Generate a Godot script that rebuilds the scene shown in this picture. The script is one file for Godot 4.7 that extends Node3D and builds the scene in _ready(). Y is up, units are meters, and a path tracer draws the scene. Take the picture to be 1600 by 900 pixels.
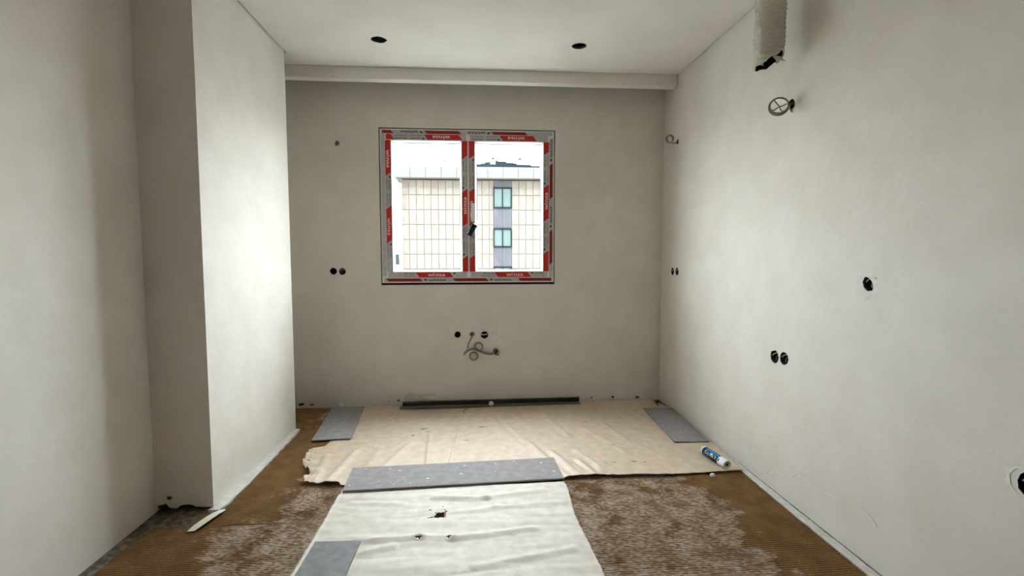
extends Node3D

# ------------------------------------------------------------------ room (metres, y up, camera above the origin)
const XR := 1.551        # right wall
const XL := -1.528       # left wall
const XC := -1.262       # right side of the boxed column
const ZC1 := -2.416      # near side of the column
const ZC2 := -3.525      # far side of the column
const ZB := -4.02        # window wall
const ZR := 2.3          # rear wall, behind the camera
const YC := 2.576        # plasterboard ceiling
const YS := 2.4935       # underside of the curtain pelmet
const TOP := 2.80        # concrete slab above the ceiling

var M := {}
var used := {}
var rng := RandomNumberGenerator.new()
var n_big := FastNoiseLite.new()
var n_mid := FastNoiseLite.new()
var n_fine := FastNoiseLite.new()

# ------------------------------------------------------------------ helpers
func mb() -> SurfaceTool:
	var st := SurfaceTool.new()
	st.begin(Mesh.PRIMITIVE_TRIANGLES)
	return st

func tri(st: SurfaceTool, a: Vector3, b: Vector3, c: Vector3, out: Vector3) -> void:
	# front faces run clockwise
	if (b - a).cross(c - a).dot(out) > 0.0:
		var t := b
		b = c
		c = t
	st.add_vertex(a)
	st.add_vertex(b)
	st.add_vertex(c)

func quad(st: SurfaceTool, a: Vector3, b: Vector3, c: Vector3, d: Vector3, out: Vector3) -> void:
	tri(st, a, b, c, out)
	tri(st, a, c, d, out)

func bevel_box(st: SurfaceTool, size: Vector3, bev: float, xf := Transform3D.IDENTITY) -> void:
	# chamfered box: six faces, twelve edge strips, eight corners
	st.set_smooth_group(-1)
	var h := size * 0.5
	var b := minf(bev, minf(h.x, minf(h.y, h.z)) * 0.9)
	var p = func(sx, sy, sz, ax):
		var v := Vector3(sx * h.x, sy * h.y, sz * h.z)
		if ax != 0: v.x -= sx * b
		if ax != 1: v.y -= sy * b
		if ax != 2: v.z -= sz * b
		return xf * v
	for ax in 3:
		for s in [-1, 1]:
			var c := []
			for q in [[-1, -1], [1, -1], [1, 1], [-1, 1]]:
				var g := [0, 0, 0]
				g[ax] = s
				g[(ax + 1) % 3] = q[0]
				g[(ax + 2) % 3] = q[1]
				c.append(p.call(g[0], g[1], g[2], ax))
			var o := Vector3.ZERO
			o[ax] = s
			quad(st, c[0], c[1], c[2], c[3], xf.basis * o)
	for ax in 3:
		for s1 in [-1, 1]:
			for s2 in [-1, 1]:
				var a1 := (ax + 1) % 3
				var a2 := (ax + 2) % 3
				var g := [0, 0, 0]
				g[a1] = s1
				g[a2] = s2
				var o := Vector3(g[0], g[1], g[2])
				var c := []
				for q in [[-1, a1], [-1, a2], [1, a2], [1, a1]]:
					g[ax] = q[0]
					c.append(p.call(g[0], g[1], g[2], q[1]))
				quad(st, c[0], c[1], c[2], c[3], xf.basis * o)
	for sx in [-1, 1]:
		for sy in [-1, 1]:
			for sz in [-1, 1]:
				tri(st, p.call(sx, sy, sz, 0), p.call(sx, sy, sz, 1), p.call(sx, sy, sz, 2), xf.basis * Vector3(sx, sy, sz))

func box(st: SurfaceTool, c: Vector3, s: Vector3, bev := 0.0) -> void:
	bevel_box(st, s, maxf(bev, 0.0004), Transform3D(Basis.IDENTITY, c))

func smooth_path(pts: Array, per := 6) -> PackedVector3Array:
	var out := PackedVector3Array()
	for i in pts.size() - 1:
		var p0: Vector3 = pts[maxi(i - 1, 0)]
		var p1: Vector3 = pts[i]
		var p2: Vector3 = pts[i + 1]
		var p3: Vector3 = pts[mini(i + 2, pts.size() - 1)]
		for k in per:
			out.append(p1.cubic_interpolate(p2, p0, p3, float(k) / per))
	out.append(pts[pts.size() - 1])
	return out

func tube(st: SurfaceTool, path: PackedVector3Array, r: float, sides := 8) -> void:
	st.set_smooth_group(0)
	var rings := []
	var up := Vector3(0.13, 0.97, 0.21).normalized()
	for i in path.size():
		var d: Vector3 = (path[mini(i + 1, path.size() - 1)] - path[maxi(i - 1, 0)]).normalized()
		if absf(d.dot(up)) > 0.95: up = Vector3(0.9, 0.1, 0.3).normalized()
		var u := d.cross(up).normalized()
		var v := u.cross(d).normalized()
		up = v
		var ring := []
		for k in sides:
			var a := TAU * k / sides
			ring.append(path[i] + (u * cos(a) + v * sin(a)) * r)
		rings.append(ring)
	for i in path.size() - 1:
		for k in sides:
			var k2 := (k + 1) % sides
			var a: Vector3 = rings[i][k]
			quad(st, a, rings[i][k2], rings[i + 1][k2], rings[i + 1][k], a + rings[i][k2] - path[i] * 2.0)
	for e in [0, path.size() - 1]:
		var o: Vector3 = path[e] - path[1 if e == 0 else e - 1]
		for k in sides:
			tri(st, path[e], rings[e][k], rings[e][(k + 1) % sides], o)

func lathe(st: SurfaceTool, prof: Array, xf: Transform3D, sides := 24) -> void:
	# prof: [radius, height] along local y
	st.set_smooth_group(0)
	for i in prof.size() - 1:
		for k in sides:
			var a0 := TAU * k / sides
			var a1 := TAU * (k + 1) / sides
			var p = func(j, a): return xf * Vector3(cos(a) * prof[j][0], prof[j][1], sin(a) * prof[j][0])
			var am := (a0 + a1) * 0.5
			var dr: float = prof[i + 1][0] - prof[i][0]
			var dy: float = prof[i + 1][1] - prof[i][1]
			var o: Vector3 = xf.basis * Vector3(cos(am) * dy, -dr, sin(am) * dy)
			var A: Vector3 = p.call(i, a0)
			var B: Vector3 = p.call(i, a1)
			var C: Vector3 = p.call(i + 1, a1)
			var D: Vector3 = p.call(i + 1, a0)
			if prof[i][0] > 1e-6: tri(st, A, B, C, o)
			if prof[i + 1][0] > 1e-6: tri(st, A, C, D, o)

func prism(st: SurfaceTool, poly: PackedVector2Array, depth: float, xf: Transform3D) -> void:
	# polygon in local xy, extruded along +z
	st.set_smooth_group(-1)
	var t := Geometry2D.triangulate_polygon(poly)
	for s in [0.0, depth]:
		var o := xf.basis * Vector3(0, 0, -1 if s == 0.0 else 1)
		for i in range(0, t.size(), 3):
			tri(st, xf * Vector3(poly[t[i]].x, poly[t[i]].y, s), xf * Vector3(poly[t[i + 1]].x, poly[t[i + 1]].y, s), xf * Vector3(poly[t[i + 2]].x, poly[t[i + 2]].y, s), o)
	var cw := 1.0 if Geometry2D.is_polygon_clockwise(poly) else -1.0
	for i in poly.size():
		var a := poly[i]
		var b := poly[(i + 1) % poly.size()]
		var n2 := (b - a).orthogonal() * cw
		# orthogonal() turns by -90 degrees in this handedness; check against a tiny step
		var mid := (a + b) * 0.5
		if Geometry2D.is_point_in_polygon(mid + n2.normalized() * 0.0002, poly): n2 = -n2
		quad(st, xf * Vector3(a.x, a.y, 0), xf * Vector3(b.x, b.y, 0), xf * Vector3(b.x, b.y, depth), xf * Vector3(a.x, a.y, depth), xf.basis * Vector3(n2.x, n2.y, 0))

func blob_poly(r: float, rough: float, n: int, sx := 1.0, sy := 1.0) -> PackedVector2Array:
	var p := PackedVector2Array()
	for i in n:
		var a := TAU * i / n
		var k := r * (1.0 + rng.randf_range(-rough, rough))
		p.append(Vector2(cos(a) * k * sx, sin(a) * k * sy))
	return p

func numbered(called: String) -> String:
	if not used.has(called):
		used[called] = 0
		return called
	used[called] += 1
	return "%s_%03d" % [called, used[called]]

func obj(called: String, st: SurfaceTool, m: Material, parent: Node = null) -> MeshInstance3D:
	st.generate_normals()
	var o := MeshInstance3D.new()
	o.mesh = st.commit()
	o.mesh.surface_set_material(0, m)
	return put(o, called, parent)

func put(o: Node3D, called: String, parent: Node = null) -> Node3D:
	if parent == null:
		o.name = numbered(called)
		add_child(o)
	else:
		o.name = called
		parent.add_child(o, true)
	if o is GeometryInstance3D: o.cast_shadow = GeometryInstance3D.SHADOW_CASTING_SETTING_ON
	return o

func tag(o: Node, label: String, category: String, group := "") -> Node:
	o.set_meta("label", label)
	o.set_meta("category", category)
	if group != "": o.set_meta("group", group)
	return o

func thing(called: String, at: Vector3, label: String, category: String, group := "") -> Node3D:
	var o := Node3D.new()
	put(o, called)
	o.position = at
	tag(o, label, category, group)
	return o

func struct(o: Node, label: String, category: String) -> Node:
	o.set_meta("kind", "structure")
	o.set_meta("label", label)
	o.set_meta("category", category)
	return o

func flat(c: Color, rough := 0.8, metal := 0.0) -> StandardMaterial3D:
	var m := StandardMaterial3D.new()
	m.albedo_color = c
	m.roughness = rough
	m.metallic = metal
	return m

func noise_tex(sd: int, freq: float, lo: Color, hi: Color, oct := 4, size := 512, as_normal := false, bump := 4.0, offs := [0.0, 1.0]) -> NoiseTexture2D:
	var f := FastNoiseLite.new()
	f.seed = sd
	f.noise_type = FastNoiseLite.TYPE_SIMPLEX_SMOOTH
	f.frequency = freq
	f.fractal_octaves = oct
	var t := NoiseTexture2D.new()
	t.noise = f
	t.width = size
	t.height = size
	t.seamless = true
	t.generate_mipmaps = false
	if as_normal:
		t.as_normal_map = true
		t.bump_strength = bump
	else:
		var g := Gradient.new()
		g.set_color(0, lo)
		g.set_color(1, hi)
		g.set_offset(0, offs[0])
		g.set_offset(1, offs[1])
		t.color_ramp = g
	return t

func triplanar(m: StandardMaterial3D, s: float) -> StandardMaterial3D:
	m.uv1_triplanar = true
	m.uv1_world_triplanar = true
	m.uv1_scale = Vector3.ONE * s
	return m

func setup_noise() -> void:
	rng.seed = 71
	for a in [[n_big, 3, 1.3, 3], [n_mid, 11, 7.0, 3], [n_fine, 23, 42.0, 2]]:
		a[0].seed = a[1]
		a[0].noise_type = FastNoiseLite.TYPE_SIMPLEX_SMOOTH
		a[0].frequency = a[2]
		a[0].fractal_octaves = a[3]

func setup_materials() -> void:
	var g := Color(1, 1, 1)
	M.wall = triplanar(flat(Color(0.912, 0.892, 0.852), 0.75), 0.55)
	M.wall.albedo_texture = noise_tex(5, 0.012, Color(0.962, 0.956, 0.945), g, 5)
	M.wall.normal_enabled = true
	M.wall.normal_texture = noise_tex(6, 0.05, g, g, 4, 512, true, 1.2)
	M.wall.normal_scale = 0.22
	M.plaster = triplanar(flat(Color(0.93, 0.925, 0.90), 0.9), 1.7)
	M.plaster.albedo_texture = noise_tex(8, 0.03, Color(0.90, 0.89, 0.88), g, 5)
	M.ceiling = triplanar(flat(Color(0.925, 0.908, 0.875), 0.85), 0.5)
	M.ceiling.albedo_texture = noise_tex(9, 0.01, Color(0.97, 0.965, 0.96), g, 4)
	M.rawcore = triplanar(flat(Color(0.40, 0.36, 0.31), 0.95), 3.0)
	M.rawcore.albedo_texture = noise_tex(10, 0.05, Color(0.5, 0.5, 0.5), g, 4)
	M.screed = triplanar(flat(Color(0.62, 0.58, 0.52), 0.92), 1.6)
	M.screed.albedo_texture = noise_tex(12, 0.03, Color(0.45, 0.42, 0.38), g, 5)
	M.adhesive = flat(Color(1, 1, 1), 0.93)
	M.adhesive.vertex_color_use_as_albedo = true
	triplanar(M.adhesive, 2.6)
	M.adhesive.albedo_texture = noise_tex(14, 0.09, Color(0.68, 0.66, 0.64), g, 4)
	M.kraft = triplanar(flat(Color(0.85, 0.775, 0.68), 0.45), 1.1)
	M.kraft.albedo_texture = noise_tex(16, 0.02, Color(0.90, 0.885, 0.87), g, 5)
	M.cream_paper = triplanar(flat(Color(0.868, 0.838, 0.785), 0.60), 1.3)
	M.cream_paper.albedo_texture = noise_tex(18, 0.02, Color(0.90, 0.89, 0.87), g, 5)
	M.tile = triplanar(flat(Color(0.625, 0.607, 0.597), 0.85), 1.2)
	M.tile.albedo_texture = noise_tex(20, 0.025, Color(0.86, 0.86, 0.87), g, 5)
	M.tile_dark = triplanar(flat(Color(0.54, 0.54, 0.535), 0.6), 1.3)
	M.tile_dark.albedo_texture = noise_tex(21, 0.02, Color(0.78, 0.79, 0.80), g, 5)
	M.tile_edge = flat(Color(0.36, 0.34, 0.32), 0.8)
	M.splash = flat(Color(0.93, 0.92, 0.90), 0.8)
	M.pvc = flat(Color(0.93, 0.93, 0.92), 0.32)
	M.film = triplanar(flat(Color(0.80, 0.785, 0.785), 0.38), 4.0)
	M.film.albedo_texture = noise_tex(24, 0.02, Color(0.90, 0.90, 0.90), g, 3, 256)
	M.red = flat(Color(0.80, 0.13, 0.085), 0.38)
	M.dark_red = flat(Color(0.60, 0.055, 0.075), 0.38)
	M.white_ink = flat(Color(0.95, 0.91, 0.89), 0.45)
	M.dark_ink = flat(Color(0.30, 0.11, 0.14), 0.45)
	M.grey_ink = flat(Color(0.17, 0.20, 0.23), 0.45)
	M.black = flat(Color(0.035, 0.038, 0.045), 0.45)
	M.black_rough = flat(Color(0.022, 0.022, 0.022), 0.9)
	M.shadow_foam = triplanar(flat(Color(0.10, 0.09, 0.08), 0.95), 5.0)  # near black puts the shade of the window joint into the colour
	M.cable = flat(Color(0.55, 0.52, 0.46), 0.55)
	M.cable_pale = flat(Color(0.70, 0.68, 0.63), 0.5)
	M.plug = flat(Color(0.80, 0.79, 0.75), 0.5)
	M.duct = triplanar(flat(Color(0.88, 0.86, 0.81), 0.55), 4.0)
	M.duct.albedo_texture = noise_tex(26, 0.04, Color(0.90, 0.89, 0.87), g, 4, 256)
	M.white_plastic = flat(Color(0.93, 0.93, 0.93), 0.35)
	M.tube_end = flat(Color(0.74, 0.74, 0.73), 0.45)
	M.label_blue = flat(Color(0.015, 0.20, 0.30), 0.22)
	M.label_light = flat(Color(0.10, 0.58, 0.80), 0.22)
	M.label_dark = flat(Color(0.03, 0.06, 0.09), 0.25)
	M.bar_black = triplanar(flat(Color(0.10, 0.10, 0.098), 0.6), 3.0)
	M.bar_black.albedo_texture = noise_tex(28, 0.03, Color(0.35, 0.35, 0.35), Color(1, 1, 1), 5, 512, false, 4.0, [0.35, 0.75])
	M.bar_grey = triplanar(flat(Color(0.47, 0.45, 0.41), 0.6), 3.0)
	M.bar_grey.albedo_texture = noise_tex(29, 0.03, Color(0.6, 0.6, 0.6), g, 4, 256)
	M.edge_strip = triplanar(flat(Color(0.88, 0.87, 0.845), 0.8), 2.5)
	M.edge_strip.albedo_texture = noise_tex(30, 0.03, Color(0.86, 0.85, 0.83), g, 5, 256)
	M.scrap = flat(Color(0.90, 0.90, 0.82), 0.5)
	M.glass = flat(Color(0.10, 0.13, 0.12, 0.05), 0.02)
	M.glass.transparency = BaseMaterial3D.TRANSPARENCY_ALPHA
	M.clear_film = flat(Color(0.86, 0.86, 0.82, 0.34), 0.25)
	M.clear_film.transparency = BaseMaterial3D.TRANSPARENCY_ALPHA
	M.gasket = flat(Color(0.20, 0.25, 0.24), 0.6)
	# outside
	M.stone = triplanar(flat(Color(0.485, 0.462, 0.43), 0.85), 0.25)
	M.stone.albedo_texture = noise_tex(32, 0.02, Color(0.90, 0.88, 0.86), g, 4)
	M.stone_b = triplanar(flat(Color(0.47, 0.45, 0.425), 0.85), 0.25)
	M.stone_b.albedo_texture = M.stone.albedo_texture
	M.outer = flat(Color(0.46, 0.45, 0.43), 0.9)
	M.joint = flat(Color(0.45, 0.42, 0.385), 0.9)
	M.parapet = flat(Color(0.405, 0.415, 0.415), 0.8)
	M.grey_clad = triplanar(flat(Color(0.335, 0.335, 0.35), 0.7), 0.4)
	M.grey_clad.albedo_texture = noise_tex(34, 0.02, Color(0.85, 0.85, 0.86), g, 3, 256)
	M.far_frame = flat(Color(0.12, 0.145, 0.155), 0.6)
	M.far_pane = flat(Color(0.30, 0.365, 0.36), 0.15)
	M.curtain = flat(Color(0.36, 0.42, 0.41), 0.85)
	M.slate = triplanar(flat(Color(0.115, 0.135, 0.155), 0.8), 0.6)
	M.slate.albedo_texture = noise_tex(36, 0.03, Color(0.7, 0.7, 0.72), g, 3, 256)
	M.far_wall = flat(Color(0.66, 0.64, 0.62), 0.9)
	M.brick_red = flat(Color(0.55, 0.28, 0.22), 0.9)
	for k in ["stone", "stone_b", "joint", "parapet", "slate", "grey_clad", "far_frame", "curtain", "outer"]: M[k].specular_mode = BaseMaterial3D.SPECULAR_DISABLED   # specular off so the bright sky adds no sheen outdoors
	M.street = triplanar(flat(Color(0.52, 0.52, 0.51), 0.95), 0.1)
	M.street.albedo_texture = noise_tex(38, 0.02, Color(0.85, 0.85, 0.85), g, 3, 256)

# ------------------------------------------------------------------ structure
func csg_box(c: Vector3, s: Vector3, m: Material, op := CSGShape3D.OPERATION_UNION) -> CSGBox3D:
	var b := CSGBox3D.new()
	b.size = s
	b.position = c
	b.material = m
	b.operation = op
	return b

func csg_hole(root: CSGShape3D, poly: PackedVector2Array, at: Vector3, basis: Basis, depth: float, m: Material) -> void:
	# poly in local xy, cut from the face at 'at' inwards along local -z
	var p := CSGPolygon3D.new()
	p.polygon = poly
	p.mode = CSGPolygon3D.MODE_DEPTH
	p.depth = depth + 0.02
	p.operation = CSGShape3D.OPERATION_SUBTRACTION
	p.material = m
	root.add_child(p)
	# CSGPolygon3D extrudes along -z from its origin
	p.transform = Transform3D(basis, at - root.position + basis.z * 0.02)

func wall(called: String, c: Vector3, s: Vector3, label: String) -> CSGBox3D:
	var w := csg_box(c, s, M.wall)
	put(w, called)
	struct(w, label, "wall")
	return w

const B_BACK := Basis(Vector3(1, 0, 0), Vector3(0, 1, 0), Vector3(0, 0, 1))      # faces +z
const B_RIGHT := Basis(Vector3(0, 0, 1), Vector3(0, 1, 0), Vector3(-1, 0, 0))    # faces -x

var back_holes := [[-1.113, 1.088, 0.027], [-1.044, 1.087, 0.027], [-1.059, 2.084, 0.017], [-0.141, 0.569, 0.026], [-0.022, 0.572, 0.017], [0.077, 0.564, 0.030], [0.166, 0.427, 0.020]]
var right_holes := [[-2.438, 0.688, 0.034], [-2.358, 0.695, 0.034], [-1.837, 1.106, 0.035], [-1.236, 0.571, 0.037], [-2.372, 1.951, 0.026], [-3.745, 2.075, 0.020], [-3.789, 1.085, 0.030], [-3.703, 1.088, 0.030]]

func build_structure() -> void:
	# window wall
	var wb := wall("wall_back", Vector3(0.0, TOP * 0.5 - 0.1, ZB - 0.14), Vector3(4.0, TOP + 0.2, 0.28), "painted wall around the window with cable holes and pipe stubs")
	wb.add_child(csg_box(Vector3(-0.0455, 1.5935, ZB - 0.14) - wb.position, Vector3(1.397, 1.237, 0.4), M.plaster, CSGShape3D.OPERATION_SUBTRACTION))
	for h in back_holes:
		csg_hole(wb, blob_poly(h[2], 0.06, 14), Vector3(h[0], h[1], ZB), B_BACK, 0.055, M.rawcore)
	for c in [[-1.39, 0.022, 0.020, 1.6, 0.5], [-1.31, 0.018, 0.010, 1.8, 0.6], [-0.622, 0.034, 0.010, 1.3, 0.8], [-0.70, 0.030, 0.006, 1.6, 0.6], [0.854, 0.026, 0.010, 0.9, 1.0], [0.97, 0.022, 0.007, 1.4, 0.8], [1.15, 0.024, 0.011, 1.2, 0.8], [1.36, 0.016, 0.012, 1.3, 0.7]]:
		csg_hole(wb, blob_poly(c[2], 0.3, 9, c[3], c[4]), Vector3(c[0], c[1], ZB), B_BACK, 0.02, M.rawcore)
	var pp := mb()
	prism(pp, PackedVector2Array([Vector2(-0.07, 0.64), Vector2(0.02, 0.655), Vector2(0.12, 0.65), Vector2(0.225, 0.63), Vector2(0.23, 0.50), Vector2(0.222, 0.385), Vector2(0.215, 0.39), Vector2(0.19, 0.50), Vector2(0.12, 0.535), Vector2(0.11, 0.60), Vector2(0.0, 0.605), Vector2(-0.06, 0.61)]), 0.0009, Transform3D(B_BACK, Vector3(0, 0, ZB) - wb.position))
	obj("plaster_patch", pp, M.plaster, wb)
	# right wall
	var wr := wall("wall_right", Vector3(XR + 0.1, TOP * 0.5 - 0.1, (ZB + ZR) * 0.5), Vector3(0.2, TOP + 0.2, ZR - ZB), "long pale painted wall with socket holes and hanging duct")
	for h in right_holes:
		csg_hole(wr, blob_poly(h[2], 0.09, 10), Vector3(XR, h[1], h[0]), B_RIGHT, 0.06, M.rawcore)
	# left wall, column, rear wall
	wall("wall_left", Vector3(XL - 0.1, TOP * 0.5 - 0.1, (ZB + ZR) * 0.5), Vector3(0.2, TOP + 0.2, ZR - ZB), "pale painted wall leading up to the boxed column")
	var wc := wall("wall_column", Vector3((XL + XC) * 0.5, TOP * 0.5, (ZC1 + ZC2) * 0.5), Vector3(XC - XL, TOP, ZC1 - ZC2), "boxed wall projection with a sharp bright corner edge")
	var rag := PackedVector2Array()
	rag.append(Vector2(-1.53, -0.02))
	for i in 17:
		var x := lerpf(-1.53, -1.262, i / 16.0)
		var y := 0.016 + 0.010 * sin(i * 0.9) + rng.randf_range(-0.005, 0.005)
		if i >= 1 and i <= 3: y = 0.030 + rng.randf_range(-0.008, 0.006)
		if i > 13: y = 0.008
		rag.append(Vector2(x, y))
	rag.append(Vector2(-1.262, -0.02))
	csg_hole(wc, rag, Vector3(0, 0, ZC1), B_BACK, 0.02, M.rawcore)
	csg_hole(wc, blob_poly(0.011, 0.25, 8, 1.2, 0.8), Vector3(-1.462, 0.060, ZC1), B_BACK, 0.03, M.rawcore)
	wall("wall_rear", Vector3(0, TOP * 0.5 - 0.1, ZR + 0.1), Vector3(3.6, TOP + 0.2, 0.2), "plain painted wall opposite the window")
	# slab over the ceiling void and the hung plasterboard ceiling with its shadow gap
	var slab := csg_box(Vector3(0, TOP + 0.1, (ZB + ZR) * 0.5 - 0.1), Vector3(4.0, 0.2, ZR - ZB + 0.6), M.rawcore)
	put(slab, "ceiling_slab")
	struct(slab, "raw concrete slab above the hung ceiling", "ceiling")
	var ce := csg_box(Vector3((XL + XR) * 0.5, YC + 0.00625, (-3.76 + ZR) * 0.5), Vector3(XR - XL - 0.018, 0.0125, ZR + 3.76 - 0.01), M.ceiling)
	put(ce, "ceiling")
	struct(ce, "white plasterboard ceiling with two open spotlight holes", "ceiling")
	ce.add_child(csg_box(Vector3((XL + XC) * 0.5, YC, (ZC1 + ZC2) * 0.5) - ce.position, Vector3(XC - XL + 0.02, 0.1, ZC1 - ZC2 + 0.02), M.ceiling, CSGShape3D.OPERATION_SUBTRACTION))
	for h in [[-0.594, -3.292, 0.048, 0.07], [0.691, -3.296, 0.048, 0.03], [1.42, -2.36, 0.078, 0.04]]:
		var p := CSGPolygon3D.new()
		p.polygon = blob_poly(h[2], h[3], 22)
		p.depth = 0.1
		p.operation = CSGShape3D.OPERATION_SUBTRACTION
		p.material = M.rawcore
		ce.add_child(p)
		p.transform = Transform3D(Basis(Vector3.RIGHT, PI / 2), Vector3(h[0], YC - 0.05, h[1]) - ce.position)
	# pelmet board in front of the curtain slot
	var st := mb()
	box(st, Vector3((XL + XR) * 0.5, (YS + TOP) * 0.5, (-3.76 - 3.841) * 0.5), Vector3(XR - XL - 0.012, TOP - YS, 0.081), 0.0015)
	struct(obj("trim_1", st, M.ceiling), "painted pelmet board along the ceiling before the window wall", "trim")
	# screed floor
	var fl := csg_box(Vector3(0, -0.061, (ZB + ZR) * 0.5), Vector3(3.4, 0.10, ZR - ZB + 0.2), M.screed)
	put(fl, "floor")
	struct(fl, "brown floor of combed tile adhesive on grey screed", "floor")
	var ad := adhesive_bed()
	put(ad, "adhesive_bed", fl)
	ad.position = -fl.position
	ad.set_meta("label", "brown combed tile adhesive with pale trodden patches")
	# plaster strips along the floor edges
	strip_along("trim_2", [[-3.02, 1.506, 1.540], [-2.6, 1.494, 1.528], [-2.2, 1.488, 1.526], [-1.8, 1.486, 1.525], [-1.2, 1.486, 1.525], [2.2, 1.486, 1.525]], 0.003, "whitish plaster strip on the floor along the right wall")
	strip_along("trim_3", [[-3.50, -1.262, -1.225], [-3.1, -1.262, -1.215], [-2.7, -1.262, -1.208], [-2.45, -1.262, -1.214], [-2.39, -1.275, -1.225]], 0.005, "pale mesh tape strip along the foot of the column")
	# filler patches on the right wall
	for line in [[[-2.47, 0.050], [-2.44, 0.082], [-2.40, 0.10], [-2.34, 0.098], [-2.298, 0.120], [-2.26, 0.128], [-2.22, 0.158], [-2.19, 0.150], [-2.12, 0.148], [-2.03, 0.160], [-1.97, 0.164]], [[-1.83, 0.196], [-1.80, 0.194], [-1.77, 0.183], [-1.745, 0.160]]]:
		var pts2 := []
		for p in line: pts2.append(Vector3(XR, p[1], p[0]) - wr.position)
		var rs := mb()
		tube(rs, smooth_path(pts2, 5), 0.0022, 6)
		obj("plaster_ridge", rs, M.wall, wr)
	for k in [[-1.86, 1.088, 0.075], [-1.25, 0.571, 0.058], [-2.66, 0.10, 0.04]]:
		var pts := []
		for i in 18:
			var a := TAU * i / 18
			var r: float = k[2] * rng.randf_range(0.8, 1.12)
			pts.append([k[0] + cos(a) * r, k[1] + sin(a) * r * 0.8])
		patch_ring(pts, k, wr)

func strip_along(called: String, rows: Array, h: float, label: String) -> void:
	# rows: z, x0, x1
	var st := mb()
	st.set_smooth_group(-1)
	var pr := []
	for i in rows.size() - 1:
		var n := maxi(2, int(absf(rows[i + 1][0] - rows[i][0]) / 0.04))
		for k in n:
			var t := float(k) / n
			pr.append([lerpf(rows[i][0], rows[i + 1][0], t), lerpf(rows[i][1], rows[i + 1][1], t), lerpf(rows[i][2], rows[i + 1][2], t)])
	pr.append(rows[rows.size() - 1])
	for r in pr:
		r[1] += 0.005 * n_mid.get_noise_2d(r[0] * 3.0, 5.0)
		r[2] += 0.003 * n_mid.get_noise_2d(r[0] * 3.0, 9.0)
	for i in pr.size() - 1:
		var a: Array = pr[i]
		var b: Array = pr[i + 1]
		var y0 := h + 0.002 * n_mid.get_noise_2d(a[0] * 2.0, 1.0)
		var y1 := h + 0.002 * n_mid.get_noise_2d(b[0] * 2.0, 1.0)
		quad(st, Vector3(a[1], y0, a[0]), Vector3(a[2], y0, a[0]), Vector3(b[2], y1, b[0]), Vector3(b[1], y1, b[0]), Vector3.UP)
		quad(st, Vector3(a[1], -0.012, a[0]), Vector3(a[1], y0, a[0]), Vector3(b[1], y1, b[0]), Vector3(b[1], -0.012, b[0]), Vector3.LEFT)
		quad(st, Vector3(a[2], -0.012, a[0]), Vector3(a[2], y0, a[0]), Vector3(b[2], y1, b[0]), Vector3(b[2], -0.012, b[0]), Vector3.RIGHT)
	var f: Array = pr[0]
	var e: Array = pr[pr.size() - 1]
	quad(st, Vector3(f[1], -0.012, f[0]), Vector3(f[2], -0.012, f[0]), Vector3(f[2], h, f[0]), Vector3(f[1], h, f[0]), Vector3.FORWARD)
	quad(st, Vector3(e[1], -0.012, e[0]), Vector3(e[2], -0.012, e[0]), Vector3(e[2], h, e[0]), Vector3(e[1], h, e[0]), Vector3.BACK)
	struct(obj(called, st, M.edge_strip), label, "trim")

func patch_ring(pts: Array, k: Array, parent: Node3D) -> void:
	# thin filler ring round a socket hole
	var st := mb()
	st.set_smooth_group(-1)
	var n := pts.size()
	for i in n:
		var j := (i + 1) % n
		var q := func(m, inner):
			var a: float = TAU * m / n
			var p := Vector2(pts[m][0], pts[m][1])
			if inner: p = Vector2(k[0], k[1]) + Vector2(cos(a), sin(a)) * 0.041
			return p
		if k[1] < 0.2: q = func(m, inner): return Vector2(k[0], k[1]) if inner else Vector2(pts[m][0], pts[m][1])
		var A: Vector2 = q.call(i, false)
		var B: Vector2 = q.call(j, false)
		var C: Vector2 = q.call(j, true)
		var D: Vector2 = q.call(i, true)
		var f := func(v, dx): return Vector3(XR - dx, v.y, v.x) - parent.position
		tri(st, f.call(A, 0.0003), f.call(B, 0.0003), f.call(C, 0.0014), Vector3.LEFT)
		if C != D: tri(st, f.call(A, 0.0003), f.call(C, 0.0014), f.call(D, 0.0014), Vector3.LEFT)
	obj("plaster_patch", st, M.plaster, parent)

func adhesive_left(z: float) -> float:
	var w := 0.012 * n_mid.get_noise_2d(z * 2.0, 4.0)
	if z < ZC2 - 0.01: return -1.50 + w
	if z < -2.40: return XC + 0.050 + w * 0.8
	if z < -2.26: return lerpf(XC + 0.045, -1.300, clampf((z + 2.40) / 0.05, 0, 1)) + w
	return lerpf(-1.43, -1.462, clampf((z + 2.26) / 0.1, 0, 1)) + w * 0.5

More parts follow.
